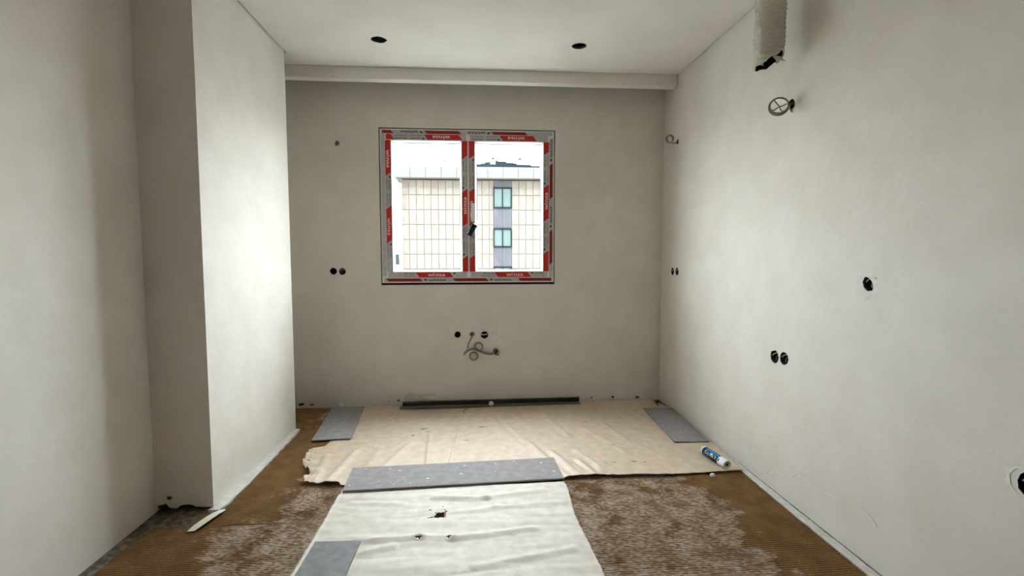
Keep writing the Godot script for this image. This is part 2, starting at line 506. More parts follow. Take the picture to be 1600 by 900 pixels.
func adhesive_bed() -> MeshInstance3D:
	var zs := []
	var P := 0.0135
	var z := -3.985
	while z < 2.2:
		for k in [[0.0, 0.0], [0.30, 1.0], [0.55, 1.0], [0.82, 0.0]]: zs.append([z + k[0] * P, k[1]])
		z += P
		if z > -1.05: P = 0.027
	var verts := PackedVector3Array()
	var cols := PackedColorArray()
	var idx := PackedInt32Array()
	var NX := 230
	var brown := Color(0.30, 0.158, 0.052)
	var brown2 := Color(0.40, 0.230, 0.088)
	var pale := Color(0.60, 0.48, 0.37)
	var pale2 := Color(0.36, 0.265, 0.185)
	for r in zs:
		var zz: float = r[0]
		var x0 := adhesive_left(zz)
		var x1 := 1.506 + 0.006 * n_mid.get_noise_2d(zz * 2.0, 14.0)
		for i in NX + 1:
			var x := lerpf(x0, x1, float(i) / NX)
			# pale trodden patches keep clear of the walls
			var big := n_big.get_noise_2d(x * 1.7 + 3.0, zz * 1.7)
			var mid := n_mid.get_noise_2d(x, zz)
			var fine := n_fine.get_noise_2d(x, zz * 1.6)
			var d := minf(x - x0, x1 - x)
			var bias := clampf((d - 0.16) / 0.26, 0.0, 1.0) * 0.80 - 0.46
			var m := smoothstep(-0.02, 0.16, big * 0.55 + mid * 0.45 + bias + fine * 0.12)
			var crumb := smoothstep(-0.25, 0.35, fine + mid * 0.5)
			var hgt: float = r[1] * 0.0062 * (1.0 - 0.72 * m * (0.5 + 0.5 * crumb)) + 0.0012 * m * (fine + 0.3) - 0.008
			var zw := zz + 0.006 * n_big.get_noise_2d(x * 2.2, zz * 0.6) + 0.0015 * mid * m
			verts.append(Vector3(x, hgt, zw))
			var b := brown.lerp(brown2, clampf(0.5 + mid * 0.9 + fine * 0.4, 0.0, 1.0))
			var p := pale2.lerp(pale, clampf(0.45 + mid * 0.7 + fine * 0.9, 0.0, 1.0))
			cols.append(b.lerp(p, m * (0.35 + 0.65 * crumb)))
	var W := NX + 1
	for j in zs.size() - 1:
		for i in NX:
			var a := j * W + i
			idx.append_array([a, a + 1, a + W + 1, a, a + W + 1, a + W])
	var arr := []
	arr.resize(Mesh.ARRAY_MAX)
	arr[Mesh.ARRAY_VERTEX] = verts
	arr[Mesh.ARRAY_COLOR] = cols
	arr[Mesh.ARRAY_INDEX] = idx
	var am := ArrayMesh.new()
	am.add_surface_from_arrays(Mesh.PRIMITIVE_TRIANGLES, arr)
	var st := SurfaceTool.new()
	st.create_from(am, 0)
	st.generate_normals()
	var o := MeshInstance3D.new()
	o.mesh = st.commit()
	o.mesh.surface_set_material(0, M.adhesive)
	return o

# ------------------------------------------------------------------ window
func text_into(st: SurfaceTool, s: String, h: float, xf: Transform3D, width := 0.0) -> void:
	# lettering of cap height h centred at the origin of xf, in its xy plane
	var f := SystemFont.new()
	f.font_names = PackedStringArray(["Droid Sans"])
	f.font_weight = 700
	var t := TextMesh.new()
	t.font = f
	t.text = s
	t.font_size = 24
	t.pixel_size = 0.01
	t.depth = 0.0
	t.curve_step = 2.0
	var bb := t.get_aabb()
	var k := h / bb.size.y
	var kx := width / bb.size.x if width > 0.0 else k
	var c := bb.position + bb.size * 0.5
	st.append_from(t, 0, xf * Transform3D(Basis.from_scale(Vector3(kx, k, 1)), Vector3(-c.x * kx, -c.y * k, 0)))

func para(st: SurfaceTool, u0: float, u1: float, v0: float, v1: float, sk: float, xf: Transform3D, L: float) -> void:
	# slanted patch, clipped to 0..L; top edge is shifted by -sk
	var poly := PackedVector2Array([Vector2(u0 + sk, v0), Vector2(u1 + sk, v0), Vector2(u1, v1), Vector2(u0, v1)])
	var c := Geometry2D.intersect_polygons(poly, PackedVector2Array([Vector2(0, -1), Vector2(L, -1), Vector2(L, 1), Vector2(0, 1)]))
	if c.is_empty(): return
	var q: PackedVector2Array = c[0]
	var t := Geometry2D.triangulate_polygon(q)
	for i in range(0, t.size(), 3):
		tri(st, xf * Vector3(q[t[i]].x, q[t[i]].y, 0), xf * Vector3(q[t[i + 1]].x, q[t[i + 1]].y, 0), xf * Vector3(q[t[i + 2]].x, q[t[i + 2]].y, 0), xf.basis.z)

func film(parent: Node3D, at: Vector3, u: Vector3, L: float, h: float, phase: float, wide: bool) -> void:
	# printed protective film: u runs along the reading direction, letters stand towards the glass
	var nrm := Vector3(0, 0, 1)
	var v := nrm.cross(u)
	var B := Basis(u, v, nrm)
	var base := mb()
	base.set_smooth_group(-1)
	var F := func(z): return Transform3D(B, at + nrm * z)
	var x0: Transform3D = F.call(0.0)
	bevel_box(base, Vector3(L, h, 0.0010), 0.0003, x0 * Transform3D(Basis.IDENTITY, Vector3(L * 0.5, h * 0.5, 0.0003)))
	var red := mb()
	red.set_smooth_group(-1)
	var wht := mb()
	var drk := mb()
	var gry := mb()
	gry.set_smooth_group(-1)
	var rx: Transform3D = F.call(0.0011)
	var tx: Transform3D = F.call(0.0014)
	var per := 0.53
	var n_red := 0
	var n_w := 0
	var n_d := 0
	var n_g := 0
	var s := phase - per if phase < 2.0 else 9.0   # a phase past the bar leaves the film blank
	while s < L:
		var rl := 0.270
		if s + rl > 0.02 and s < L - 0.01:
			para(red, s, s + rl, h * (0.06 if wide else 0.12), h * (0.94 if wide else 0.88), 0.030 if wide else 0.024, rx, L)
			n_red += 1
			if wide and s + 0.085 > 0 and s + 0.245 < L:
				text_into(wht, "winsa", h * 0.60, tx * Transform3D(Basis.IDENTITY, Vector3(s + 0.165, h * 0.52, 0)), 0.135)
				n_w += 1
		var g := s + rl + 0.04
		if wide:
			for k in 2:
				var cu := g + 0.055 + k * 0.115
				if cu - 0.05 > 0 and cu + 0.05 < L:
					text_into(drk, "winsa" if k == 0 else "PVC winsa", h * 0.26, tx * Transform3D(Basis.IDENTITY, Vector3(cu, h * 0.74, 0)), 0.075 if k == 0 else 0.085)
					text_into(drk, "www.winsa.com.tr", h * 0.17, tx * Transform3D(Basis.IDENTITY, Vector3(cu, h * 0.28, 0)), 0.092)
					n_d += 2
			if g > 0.01 and g + 0.014 < L:
				para(gry, g - 0.012, g + 0.004, h * 0.62, h * 0.88, 0.003, rx, L)
				n_g += 1
		else:
			var cu := g + 0.085
			if cu - 0.085 > 0 and cu + 0.085 < L:
				text_into(drk, "winsa", h * 0.62, tx * Transform3D(Basis.IDENTITY, Vector3(cu + 0.012, h * 0.5, 0)), 0.135)
				para(gry, g - 0.005, g + 0.012, h * 0.3, h * 0.75, 0.004, rx, L)
				n_d += 1
				n_g += 1
		s += per
	var am := ArrayMesh.new()
	for e in [[base, M.film, 1], [red, M.red if wide else M.dark_red, n_red], [wht, M.white_ink, n_w], [drk, M.dark_ink, n_d], [gry, M.grey_ink, n_g]]:
		if e[2] == 0: continue
		e[0].generate_normals()
		am = e[0].commit(am)
		am.surface_set_material(am.get_surface_count() - 1, e[1])
	var o := MeshInstance3D.new()
	o.mesh = am
	put(o, "printed_film", parent)

func bars(st: SurfaceTool, x0: float, x1: float, y0: float, y1: float, w: float, z0: float, z1: float, bev: float) -> void:
	# mitred rectangular frame with a chamfered inner edge
	st.set_smooth_group(-1)
	var O := [Vector2(x0, y0), Vector2(x1, y0), Vector2(x1, y1), Vector2(x0, y1)]
	var I := [Vector2(x0 + w, y0 + w), Vector2(x1 - w, y0 + w), Vector2(x1 - w, y1 - w), Vector2(x0 + w, y1 - w)]
	var Kb := [Vector2(x0 + bev, y0 + bev), Vector2(x1 - bev, y0 + bev), Vector2(x1 - bev, y1 - bev), Vector2(x0 + bev, y1 - bev)]
	var c := Vector2((x0 + x1) * 0.5, (y0 + y1) * 0.5)
	for i in 4:
		var j := (i + 1) % 4
		var m: Vector2 = (O[i] + O[j]) * 0.5 - c
		var o := Vector3(m.x, m.y, 0).normalized()
		var V := func(p, z): return Vector3(p.x, p.y, z)
		quad(st, V.call(O[i], z0), V.call(O[j], z0), V.call(O[j], z1 - bev), V.call(O[i], z1 - bev), o)
		quad(st, V.call(O[i], z1 - bev), V.call(O[j], z1 - bev), V.call(Kb[j], z1), V.call(Kb[i], z1), o + Vector3.BACK)
		quad(st, V.call(Kb[i], z1), V.call(Kb[j], z1), V.call(I[j], z1), V.call(I[i], z1), Vector3.BACK)
		quad(st, V.call(I[i], z1), V.call(I[j], z1), V.call(I[j], z0), V.call(I[i], z0), -o)
		quad(st, V.call(I[i], z0), V.call(I[j], z0), V.call(O[j], z0), V.call(O[i], z0), Vector3.FORWARD)

func bead(st: SurfaceTool, x0: float, x1: float, y0: float, y1: float, w: float, zf: float, zb: float) -> void:
	# sloping glazing bead from the sash face down to the glass
	st.set_smooth_group(-1)
	var O := [Vector2(x0, y0), Vector2(x1, y0), Vector2(x1, y1), Vector2(x0, y1)]
	var I := [Vector2(x0 + w, y0 + w), Vector2(x1 - w, y0 + w), Vector2(x1 - w, y1 - w), Vector2(x0 + w, y1 - w)]
	var c := Vector2((x0 + x1) * 0.5, (y0 + y1) * 0.5)
	for i in 4:
		var j := (i + 1) % 4
		var m: Vector2 = c - (O[i] + O[j]) * 0.5
		quad(st, Vector3(O[i].x, O[i].y, zf), Vector3(O[j].x, O[j].y, zf), Vector3(I[j].x, I[j].y, zb), Vector3(I[i].x, I[i].y, zb), Vector3(m.x, m.y, 0.5))

func build_window() -> void:
	var w := Node3D.new()
	put(w, "window_1")
	w.position = Vector3(-0.0455, 0.988, ZB)
	struct(w, "two sash white plastic window still wrapped in red printed film", "window")
	var P := -w.position
	var fx0 := -0.737
	var fx1 := 0.646
	var fy0 := 0.992
	var fy1 := 2.206
	var fz := ZB - 0.010
	var st := mb()
	bars(st, fx0, fx1, fy0, fy1, 0.062, ZB - 0.085, fz, 0.002)
	var fr := obj("frame", st, M.pvc, w)
	fr.position = P
	var ml := mb()
	box(ml, Vector3(-0.045, 1.6, ZB - 0.085), Vector3(0.05, 1.16, 0.028), 0.002)
	box(ml, Vector3(-0.045, 1.6, ZB - 0.035), Vector3(0.006, 1.13, 0.074), 0.001)
	obj("mullion", ml, M.pvc, w).position = P
	var eb := mb()
	bars(eb, -0.749, 0.658, 0.970, 2.217, 0.0055, ZB - 0.004, ZB + 0.0016, 0.0006)
	obj("plaster_bead", eb, M.plaster, w).position = P
	# plaster edge beads around the opening; joint filler below, coloured near black as its shadow gap
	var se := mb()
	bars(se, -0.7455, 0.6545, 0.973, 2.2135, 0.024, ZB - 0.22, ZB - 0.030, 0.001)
	obj("shadow_joint_foam", se, M.shadow_foam, fr)
	var cw := 0.0305
	film(fr, Vector3(fx0 + 0.018, fy0 + 0.008, fz), Vector3.RIGHT, fx1 - fx0 - 0.036, cw, 0.010, false)
	film(fr, Vector3(fx1 - 0.018, fy1 - 0.008, fz), Vector3.LEFT, fx1 - fx0 - 0.036, cw, 0.195, false)
	film(fr, Vector3(fx0 + 0.008, fy1 - 0.040, fz), Vector3.DOWN, 1.12, cw, 3.0, false)
	film(fr, Vector3(fx1 - 0.008, fy0 + 0.040, fz), Vector3.UP, 1.12, cw, 0.10, false)
	# sashes
	var sz := ZB + 0.006
	for q in [[-0.697, -0.0475, [0.215, 0.03, -0.02, 0.36]], [-0.0425, 0.606, [0.19, 0.09, -0.16, 0.40]]]:
		var x0: float = q[0]
		var x1: float = q[1]
		var y0 := 1.032
		var y1 := 2.166
		var s := mb()
		bars(s, x0, x1, y0, y1, 0.052, ZB - 0.07, sz, 0.003)
		var sash := obj("sash", s, M.pvc, w)
		sash.position = P
		var b := mb()
		bead(b, x0 + 0.052, x1 - 0.052, y0 + 0.052, y1 - 0.052, 0.013, sz - 0.002, ZB - 0.030)
		obj("glazing_bead", b, M.pvc, sash)
		var gk := mb()
		bars(gk, x0 + 0.0635, x1 - 0.0635, y0 + 0.0635, y1 - 0.0635, 0.004, ZB - 0.040, ZB - 0.029, 0.0005)
		obj("gasket", gk, M.gasket, sash)
		var g := mb()
		box(g, Vector3((x0 + x1) * 0.5, (y0 + y1) * 0.5, ZB - 0.036), Vector3(x1 - x0 - 0.124, y1 - y0 - 0.124, 0.006))
		obj("pane", g, M.glass, sash)
		var m := 0.002
		var h := 0.046
		var ph: Array = q[2]
		film(sash, Vector3(x0 + 0.012, y0 + m, sz), Vector3.RIGHT, x1 - x0 - 0.024, h, ph[0], true)
		film(sash, Vector3(x1 - 0.012, y1 - m, sz), Vector3.LEFT, x1 - x0 - 0.024, h, ph[1], true)
		film(sash, Vector3(x0 + m, y1 - 0.05, sz + 0.0002), Vector3.DOWN, y1 - y0 - 0.1, h, ph[2], true)
		film(sash, Vector3(x1 - m, y0 + 0.05, sz + 0.0002), Vector3.UP, y1 - y0 - 0.1, h, ph[3], true)
	# handle: black grip turned askew on a small rosette
	var hd := Node3D.new()
	put(hd, "handle", w)
	hd.position = Vector3(-0.019, 1.425, sz) + P
	hd.set_meta("label", "black window handle turned askew")
	var hs := mb()
	bevel_box(hs, Vector3(0.030, 0.070, 0.010), 0.004, Transform3D(Basis.IDENTITY, Vector3(0.0, 0.0, 0.006)))
	obj("rosette", hs, M.black, hd)
	hs = mb()
	lathe(hs, [[0.0, 0.0], [0.012, 0.0], [0.012, 0.036], [0.0, 0.036]], Transform3D(Basis(Vector3.RIGHT, PI / 2), Vector3(0.004, 0.012, 0.008)), 14)
	bevel_box(hs, Vector3(0.050, 0.105, 0.024), 0.007, Transform3D(Basis(Vector3(0, 0, 1), -0.42) * Basis(Vector3.RIGHT, -0.25), Vector3(0.002, -0.010, 0.046)))
	obj("grip", hs, M.black, hd)
	# loose flap of clear wrap hanging above the handle
	var ts := mb()
	ts.set_smooth_group(0)
	for i in 8:
		var A := func(k, e): return Vector3(-0.010 + e * 0.017 + 0.004 * sin(k * 0.9), 1.628 - k * 0.0185, sz + 0.005 + 0.010 * absf(sin(k * 0.55)) + 0.006 * e)
		quad(ts, A.call(i, -1), A.call(i, 1), A.call(i + 1, 1), A.call(i + 1, -1), Vector3.BACK)
	var fl := obj("wrap_flap", ts, M.white_plastic, w)
	fl.position = P
	fl.set_meta("label", "loose white flap of wrapping above the handle")

# ------------------------------------------------------------------ paper, tiles and small things on the floor
func in_tear(x: float, z: float, tears: Array) -> bool:
	for t in tears:
		var d := Vector2(x - t[0], z - t[1]).rotated(t[4])
		var k := 1.0 + 0.35 * n_fine.get_noise_2d(x * 3.0, z * 3.0)
		if absf(d.x / t[2]) + absf(d.y / t[3]) < k: return true
	return false

func sheet(called: String, mat: Material, left: Array, right: Array, zback: float, zfront: Callable, cell: float, height: Callable, tears: Array, thick := 0.0012) -> MeshInstance3D:
	# left / right: polylines [z, x] from back to front
	var at := func(poly, z):
		if z <= poly[0][0]: return poly[0][1]
		for i in poly.size() - 1:
			if z <= poly[i + 1][0]: return lerpf(poly[i][1], poly[i + 1][1], (z - poly[i][0]) / (poly[i + 1][0] - poly[i][0]))
		return poly[poly.size() - 1][1]
	var zl: float = left[left.size() - 1][0]
	var NZ := int((zl - zback) / cell)
	var NX := int((right[0][1] - left[0][1]) / cell)
	var W := NX + 1
	var top := PackedVector3Array()
	for j in NZ + 1:
		for i in NX + 1:
			var t := float(j) / NZ
			var s := float(i) / NX
			var z0 := lerpf(zback, zl, t)
			var xa: float = at.call(left, z0)
			var xb: float = at.call(right, z0)
			var x := lerpf(xa, xb, s)
			var z := lerpf(zback, zfront.call(x), t)
			var e := minf(minf(s, 1.0 - s), minf(t, 1.0 - t))
			if e < 0.02:
				x += 0.004 * n_fine.get_noise_2d(z * 0.9, 3.0 + s * 7.0)
				z += 0.003 * n_fine.get_noise_2d(x * 0.9, 8.0 + t * 7.0)
			top.append(Vector3(x, height.call(x, z, s, t), z))
	var keep := PackedByteArray()
	keep.resize(NX * NZ)
	for j in NZ:
		for i in NX:
			var c := (top[j * W + i] + top[(j + 1) * W + i + 1]) * 0.5
			keep[j * NX + i] = 0 if in_tear(c.x, c.z, tears) else 1
	var verts := top.duplicate()
	for p in top: verts.append(p - Vector3(0, thick, 0))
	var idx := PackedInt32Array()
	var N := top.size()
	for j in NZ:
		for i in NX:
			if keep[j * NX + i] == 0: continue
			var a := j * W + i
			var b := a + 1
			var c := a + W + 1
			var d := a + W
			idx.append_array([a, b, c, a, c, d])
			idx.append_array([N + a, N + c, N + b, N + a, N + d, N + c])
			if j == 0 or keep[(j - 1) * NX + i] == 0: idx.append_array([a, N + b, b, a, N + a, N + b])
			if j == NZ - 1 or keep[(j + 1) * NX + i] == 0: idx.append_array([d, c, N + c, d, N + c, N + d])
			if i == 0 or keep[j * NX + i - 1] == 0: idx.append_array([a, d, N + d, a, N + d, N + a])
			if i == NX - 1 or keep[j * NX + i + 1] == 0: idx.append_array([b, N + b, N + c, b, N + c, c])
	var arr := []
	arr.resize(Mesh.ARRAY_MAX)
	arr[Mesh.ARRAY_VERTEX] = verts
	arr[Mesh.ARRAY_INDEX] = idx
	var am := ArrayMesh.new()
	am.add_surface_from_arrays(Mesh.PRIMITIVE_TRIANGLES, arr)
	var st := SurfaceTool.new()
	st.create_from(am, 0)
	return obj(called, st, mat)

func ridge(d: float, w: float) -> float:
	return maxf(0.0, 1.0 - absf(d) / w)

func seg_d(x: float, z: float, a: Vector2, b: Vector2) -> float:
	return Vector2(x, z).distance_to(Geometry2D.get_closest_point_to_segment(Vector2(x, z), a, b))

func under_tile(x: float, z: float) -> float:
	# 1 away from tiles, 0 where a tile presses the paper flat
	var k := 1.0
	for t in tiles:
		var c: Vector2 = t[0]
		var d := (Vector2(x, z) - c).rotated(t[3])
		var e := maxf(absf(d.x) - t[1] * 0.5, absf(d.y) - t[2] * 0.5)
		k = minf(k, clampf((e + 0.005) / 0.045, 0.0, 1.0))
	return k

# centre, width across, length, turn
var tiles := [
	[Vector2(-0.1095, -2.679), 1.155, 0.275, 0.046],
	[Vector2(-0.972, -3.593), 0.247, 0.690, 0.089],
	[Vector2(1.407, -3.373), 0.228, 0.698, -0.050],
	[Vector2(-0.590, -1.79), 0.190, 0.55, -0.030]]

func build_floor_things() -> void:
	var base := 0.0042
	# rear kraft sheets
	var lh := func(x, z, s, t):
		var w: float = 0.006 * absf(n_big.get_noise_2d(x * 2.2 + z * 1.2, z * 0.8 + 4.0)) + 0.0025 * maxf(0.0, n_mid.get_noise_2d(x + z * 0.7, z * 0.35))
		w += 0.010 * ridge(seg_d(x, z, Vector2(-0.305, -3.29), Vector2(-0.279, -2.80)), 0.022)
		for f in [[-0.80, -2.62, -0.74, -3.05, 0.012], [-0.86, -2.66, -0.90, -3.0, 0.010], [-0.55, -2.75, -0.42, -3.15, 0.006], [-0.62, -2.78, -0.60, -3.1, 0.005]]:
			w += f[4] * ridge(seg_d(x, z, Vector2(f[0], f[1]), Vector2(f[2], f[3])), 0.035)
		var edge := clampf(1.0 - s / 0.10, 0.0, 1.0) * clampf((z + 3.15) / 0.15, 0.0, 1.0)
		w += 0.024 * edge * (0.55 + 0.45 * sin(z * 58.0)) + 0.004 * edge * sin(x * 210.0)
		if x < -0.72: w += 0.020 * clampf((z + 2.68) / 0.07, 0.0, 1.0) * (0.6 + 0.4 * sin(x * 40.0))
		w *= clampf((-0.17 - x) / 0.06, 0.0, 1.0) * clampf((z + 3.90) / 0.08, 0.0, 1.0)
		return base + w * under_tile(x, z)
	var a := sheet("kraft_paper", M.kraft, [[-3.99, -1.00], [-3.30, -0.95], [-3.16, -0.95], [-3.09, -1.035], [-2.99, -1.02], [-2.87, -1.00], [-2.80, -0.955], [-2.73, -0.915], [-2.66, -0.930], [-2.605, -0.905]], [[-3.99, -0.03], [-2.605, -0.12]], -3.99, func(x): return -2.605 + 0.02 * sin(x * 9.0), 0.0085, lh, [[-0.36, -3.42, 0.035, 0.006, 0.5], [-0.33, -3.36, 0.020, 0.005, -0.3], [-0.42, -3.30, 0.018, 0.008, 0.9], [-0.98, -2.91, 0.020, 0.012, 0.3]])
	tag(a, "crumpled brown kraft paper sheet with a torn curled edge by the column", "paper")
	var rh := func(x, z, s, t):
		var w: float = 0.005 * absf(n_big.get_noise_2d(x * 1.9 - z * 1.0, z * 0.7 + 9.0)) + 0.002 * maxf(0.0, n_mid.get_noise_2d(x * 0.9 - z * 0.7, z * 0.3 + 2.0))
		for f in [[0.50, -2.60, 0.34, -3.10, 0.011], [0.58, -2.59, 0.46, -2.95, 0.010], [0.66, -2.59, 0.60, -2.80, 0.010], [0.75, -2.60, 0.62, -2.95, 0.007], [0.40, -2.86, 0.22, -3.45, 0.005], [0.95, -2.80, 0.75, -3.35, 0.005], [1.20, -2.60, 1.02, -3.05, 0.005], [1.05, -2.60, 1.0, -2.8, 0.004], [0.54, -2.60, 0.50, -2.80, 0.008], [0.62, -2.60, 0.55, -2.78, 0.007], [0.70, -2.60, 0.69, -2.74, 0.007], [0.30, -3.0, 0.12, -3.6, 0.006], [0.62, -3.2, 0.50, -3.7, 0.005], [1.0, -3.0, 0.9, -3.5, 0.006]]:
			w += f[4] * ridge(seg_d(x, z, Vector2(f[0], f[1]), Vector2(f[2], f[3])), 0.030)
		w += 0.006 * clampf(1.0 - s / 0.02, 0.0, 1.0)
		w += 0.007 * clampf((z + 2.64) / 0.06, 0.0, 1.0) * (0.55 + 0.45 * sin(x * 23.0)) * clampf((1.25 - x) / 0.3, 0.15, 1.0)
		w *= clampf((z + 3.90) / 0.08, 0.0, 1.0)
		return base + 0.0030 + w * under_tile(x, z)
	a = sheet("kraft_paper", M.kraft, [[-3.99, -0.055], [-3.80, -0.074], [-3.49, -0.114], [-2.82, -0.161], [-2.60, -0.175]], [[-3.99, 1.470], [-3.70, 1.535], [-3.0, 1.525], [-2.60, 1.500]], -3.99, func(x): return -2.585 + 0.010 * sin(x * 7.0) - 0.01 * clampf(x, 0, 1.5), 0.0085, rh, [[0.80, -2.765, 0.020, 0.006, 0.1], [0.755, -2.760, 0.012, 0.004, -0.3], [0.93, -2.765, 0.022, 0.005, -0.2], [0.985, -2.755, 0.014, 0.006, 0.2], [0.87, -3.02, 0.010, 0.008, 0.0], [0.80, -3.47, 0.012, 0.008, 0.0], [0.05, -3.42, 0.045, 0.007, 0.15], [-0.06, -3.18, 0.028, 0.006, -0.3]])
	tag(a, "broad brown kraft paper sheet running to the right wall", "paper")
	# front sheet
	var fh := func(x, z, s, t):
		var w: float = 0.009 * absf(n_big.get_noise_2d(x * 0.7 + 6.0, z * 3.2)) + 0.0016 * maxf(0.0, n_mid.get_noise_2d(x * 0.5, z * 1.7))
		for f in [[-0.50, -2.07, -0.24, -2.08, 0.012], [-0.24, -2.08, -0.10, -2.06, 0.007], [-0.10, -2.06, 0.25, -2.11, 0.008], [-0.20, -2.42, 0.05, -2.40, 0.010], [0.05, -2.40, 0.35, -2.46, 0.008], [-0.14, -2.26, 0.10, -2.31, 0.006], [-0.60, -2.40, -0.36, -2.37, 0.006], [0.10, -2.31, 0.46, -2.33, 0.005], [-0.48, -1.98, -0.35, -2.02, 0.008], [0.0, -1.86, 0.4, -1.95, 0.006]]:
			w += f[4] * ridge(seg_d(x, z, Vector2(f[0], f[1]), Vector2(f[2], f[3])), 0.032)
		w += 0.004 * clampf(1.0 - s / 0.012, 0.0, 1.0)
		return base + 0.0005 + w * under_tile(x, z)
	a = sheet("cream_paper", M.cream_paper, [[-2.55, -0.690], [-2.15, -0.695], [-1.87, -0.703], [-0.85, -0.72]], [[-2.55, 0.468], [-2.47, 0.476], [-2.34, 0.468], [-2.22, 0.462], [-2.135, 0.464], [-1.94, 0.475], [-1.775, 0.485], [-0.85, 0.50]], -2.55, func(x): return -0.85, 0.0065, fh, [[-0.168, -2.252, 0.034, 0.030, 0.7], [-0.205, -2.238, 0.030, 0.005, 0.25], [-0.142, -2.285, 0.018, 0.005, -1.0], [-0.246, -2.065, 0.013, 0.008, 0.0], [-0.118, -2.058, 0.014, 0.007, 0.2], [-0.22, -2.30, 0.012, 0.004, -0.4], [-0.16, -2.33, 0.014, 0.004, -0.5]])
	tag(a, "pale cream paper sheet with a small torn hole, lying before the long tile", "paper")
	# loose grey tiles
	var tl := ["long grey plank tile lying across the papers", "short grey plank tile beside the column recess", "short grey plank tile against the right wall", "darker bluish grey tile offcut on the cream paper"]
	for i in 4:
		var t: Array = tiles[i]
		var st := mb()
		var c: Vector2 = t[0]
		bevel_box(st, Vector3(t[1], 0.009, t[2]), 0.0012)
		var o := obj("plank_tile", st, M.tile_dark if i == 3 else M.tile)
		o.position = Vector3(c.x, base + (0.0090 if i != 3 else 0.0065), c.y)
		o.rotation.y = t[3]
		tag(o, tl[i], "tile", "loose floor tiles")
		if i == 1:
			o.position.y = base + 0.0078
		if i == 0:
			# dried plaster splashes
			for k in 26:
				var ss := mb()
				var r := rng.randf_range(0.002, 0.006)
				lathe(ss, [[0.0, -0.0005], [r, -0.0005], [r * 0.7, 0.0009], [0.0, 0.0012]], Transform3D(Basis.from_scale(Vector3(rng.randf_range(0.8, 2.4), 1, 1)), Vector3(rng.randf_range(-0.57, -0.15) if k < 16 else rng.randf_range(-0.1, 0.56), 0.0046, rng.randf_range(-0.12, 0.12))), 8)
				obj("plaster_splash", ss, M.splash, o)
	# black straightedge along the window wall
	var bar := thing("straightedge", Vector3(0.135, base, -3.93), "long black dusty metal bar lying along the window wall", "straightedge")
	var sb := mb()
	bevel_box(sb, Vector3(1.425, 0.034, 0.040), 0.003, Transform3D(Basis.IDENTITY, Vector3(0, 0.024, -0.015)))
	obj("box_section", sb, M.bar_black, bar)
	sb = mb()
	bevel_box(sb, Vector3(1.44, 0.006, 0.055), 0.0015, Transform3D(Basis.IDENTITY, Vector3(-0.01, 0.012, 0.032)))
	obj("flange", sb, M.bar_grey, bar)
	bar.rotation.y = 0.012
	# pebble and plaster lumps
	for k in [[0.125, 0.034, -3.882, 0.021, "translucent whitish pebble lying on the black bar", "pebble"], [-1.075, 0.018, -3.993, 0.026, "round whitish plaster lump at the foot of the window wall", "lump"], [1.30, 0.004, -2.565, 0.014, "small whitish crumb at the front edge of brown paper", "crumb"]]:
		var ps := mb()
		var prof := []
		for i in 9:
			var a2 := PI * i / 8.0
			prof.append([maxf(0.0, sin(a2)) * k[3] * (1.0 + 0.12 * sin(i * 2.3)), -cos(a2) * k[3] * 0.72])
		prof[0][0] = 0.0
		prof[8][0] = 0.0
		lathe(ps, prof, Transform3D(Basis.from_euler(Vector3(0.3, 0.5, 0.2)), Vector3.ZERO), 12)
		var o2 := obj("plaster_lump", ps, M.plaster)
		o2.position = Vector3(k[0], k[1], k[2])
		tag(o2, k[4], k[5])
	# clear plastic scrap leaning on the wall
	var cs := mb()
	cs.set_smooth_group(0)
	for i in 10:
		for j in 4:
			var f := func(u, v): return Vector3(-0.575 + u * 0.0245, 0.037 + v * 0.0115 + 0.004 * sin(u * 0.8), ZB + 0.006 + 0.010 * (1.0 - v / 4.0) + 0.004 * sin(u * 1.7 + v))
			quad(cs, f.call(i, j), f.call(i + 1, j), f.call(i + 1, j + 1), f.call(i, j + 1), Vector3.BACK)
	tag(obj("plastic_scrap", cs, M.clear_film), "scrap of clear plastic wrap above the black bar", "plastic")
	# strip of pale plastic at the column corner
	var sp := mb()
	sp.set_smooth_group(0)
	for i in 12:
		var f2 := func(k, e):
			var t: float = k / 12.0
			var c := Vector3(lerpf(-1.205, -1.252, t), 0.008 + 0.010 * (1.0 - t) * t * 4.0 * 0.5, lerpf(-2.385, -2.205, t))
			var wd := 0.025 * sqrt(maxf(0.6, 1.0 - pow(absf(t * 2.0 - 1.0), 6.0)))
			return c + Vector3(0.96, 0.16, 0.28) * e * wd
		quad(sp, f2.call(i, -1), f2.call(i, 1), f2.call(i + 1, 1), f2.call(i + 1, -1), Vector3.UP)
		quad(sp, f2.call(i, -1) - Vector3(0, 0.002, 0), f2.call(i, 1) - Vector3(0, 0.002, 0), f2.call(i + 1, 1) - Vector3(0, 0.002, 0), f2.call(i + 1, -1) - Vector3(0, 0.002, 0), Vector3.DOWN)
	tag(obj("plastic_strip", sp, M.scrap), "curved yellowish white plastic strip at the column corner", "strip")
	# crumbs of rubble near the right corner
	for k in [[1.47, -3.86, 0.018], [1.455, -3.80, 0.012], [1.49, -3.90, 0.014], [-0.075, -3.80, 0.010], [-0.095, -3.76, 0.008], [-0.060, -3.84, 0.009], [-0.085, -3.72, 0.006]]:
		var rs := mb()
		bevel_box(rs, Vector3(k[2], k[2] * 0.6, k[2] * 1.3), k[2] * 0.22)
		var ro := obj("rubble_crumb", rs, M.rawcore)
		ro.position = Vector3(k[0], base + 0.012, k[1])
		ro.rotation = Vector3(0.2, k[1] * 37.0, 0.1)
		tag(ro, "dark rubble crumb in the far corner by the right wall" if k[0] > 1 else "dark rubble crumb on the seam between the brown papers", "crumb", "rubble by the right wall" if k[0] > 1 else "rubble on the paper seam")
	build_cartridge()

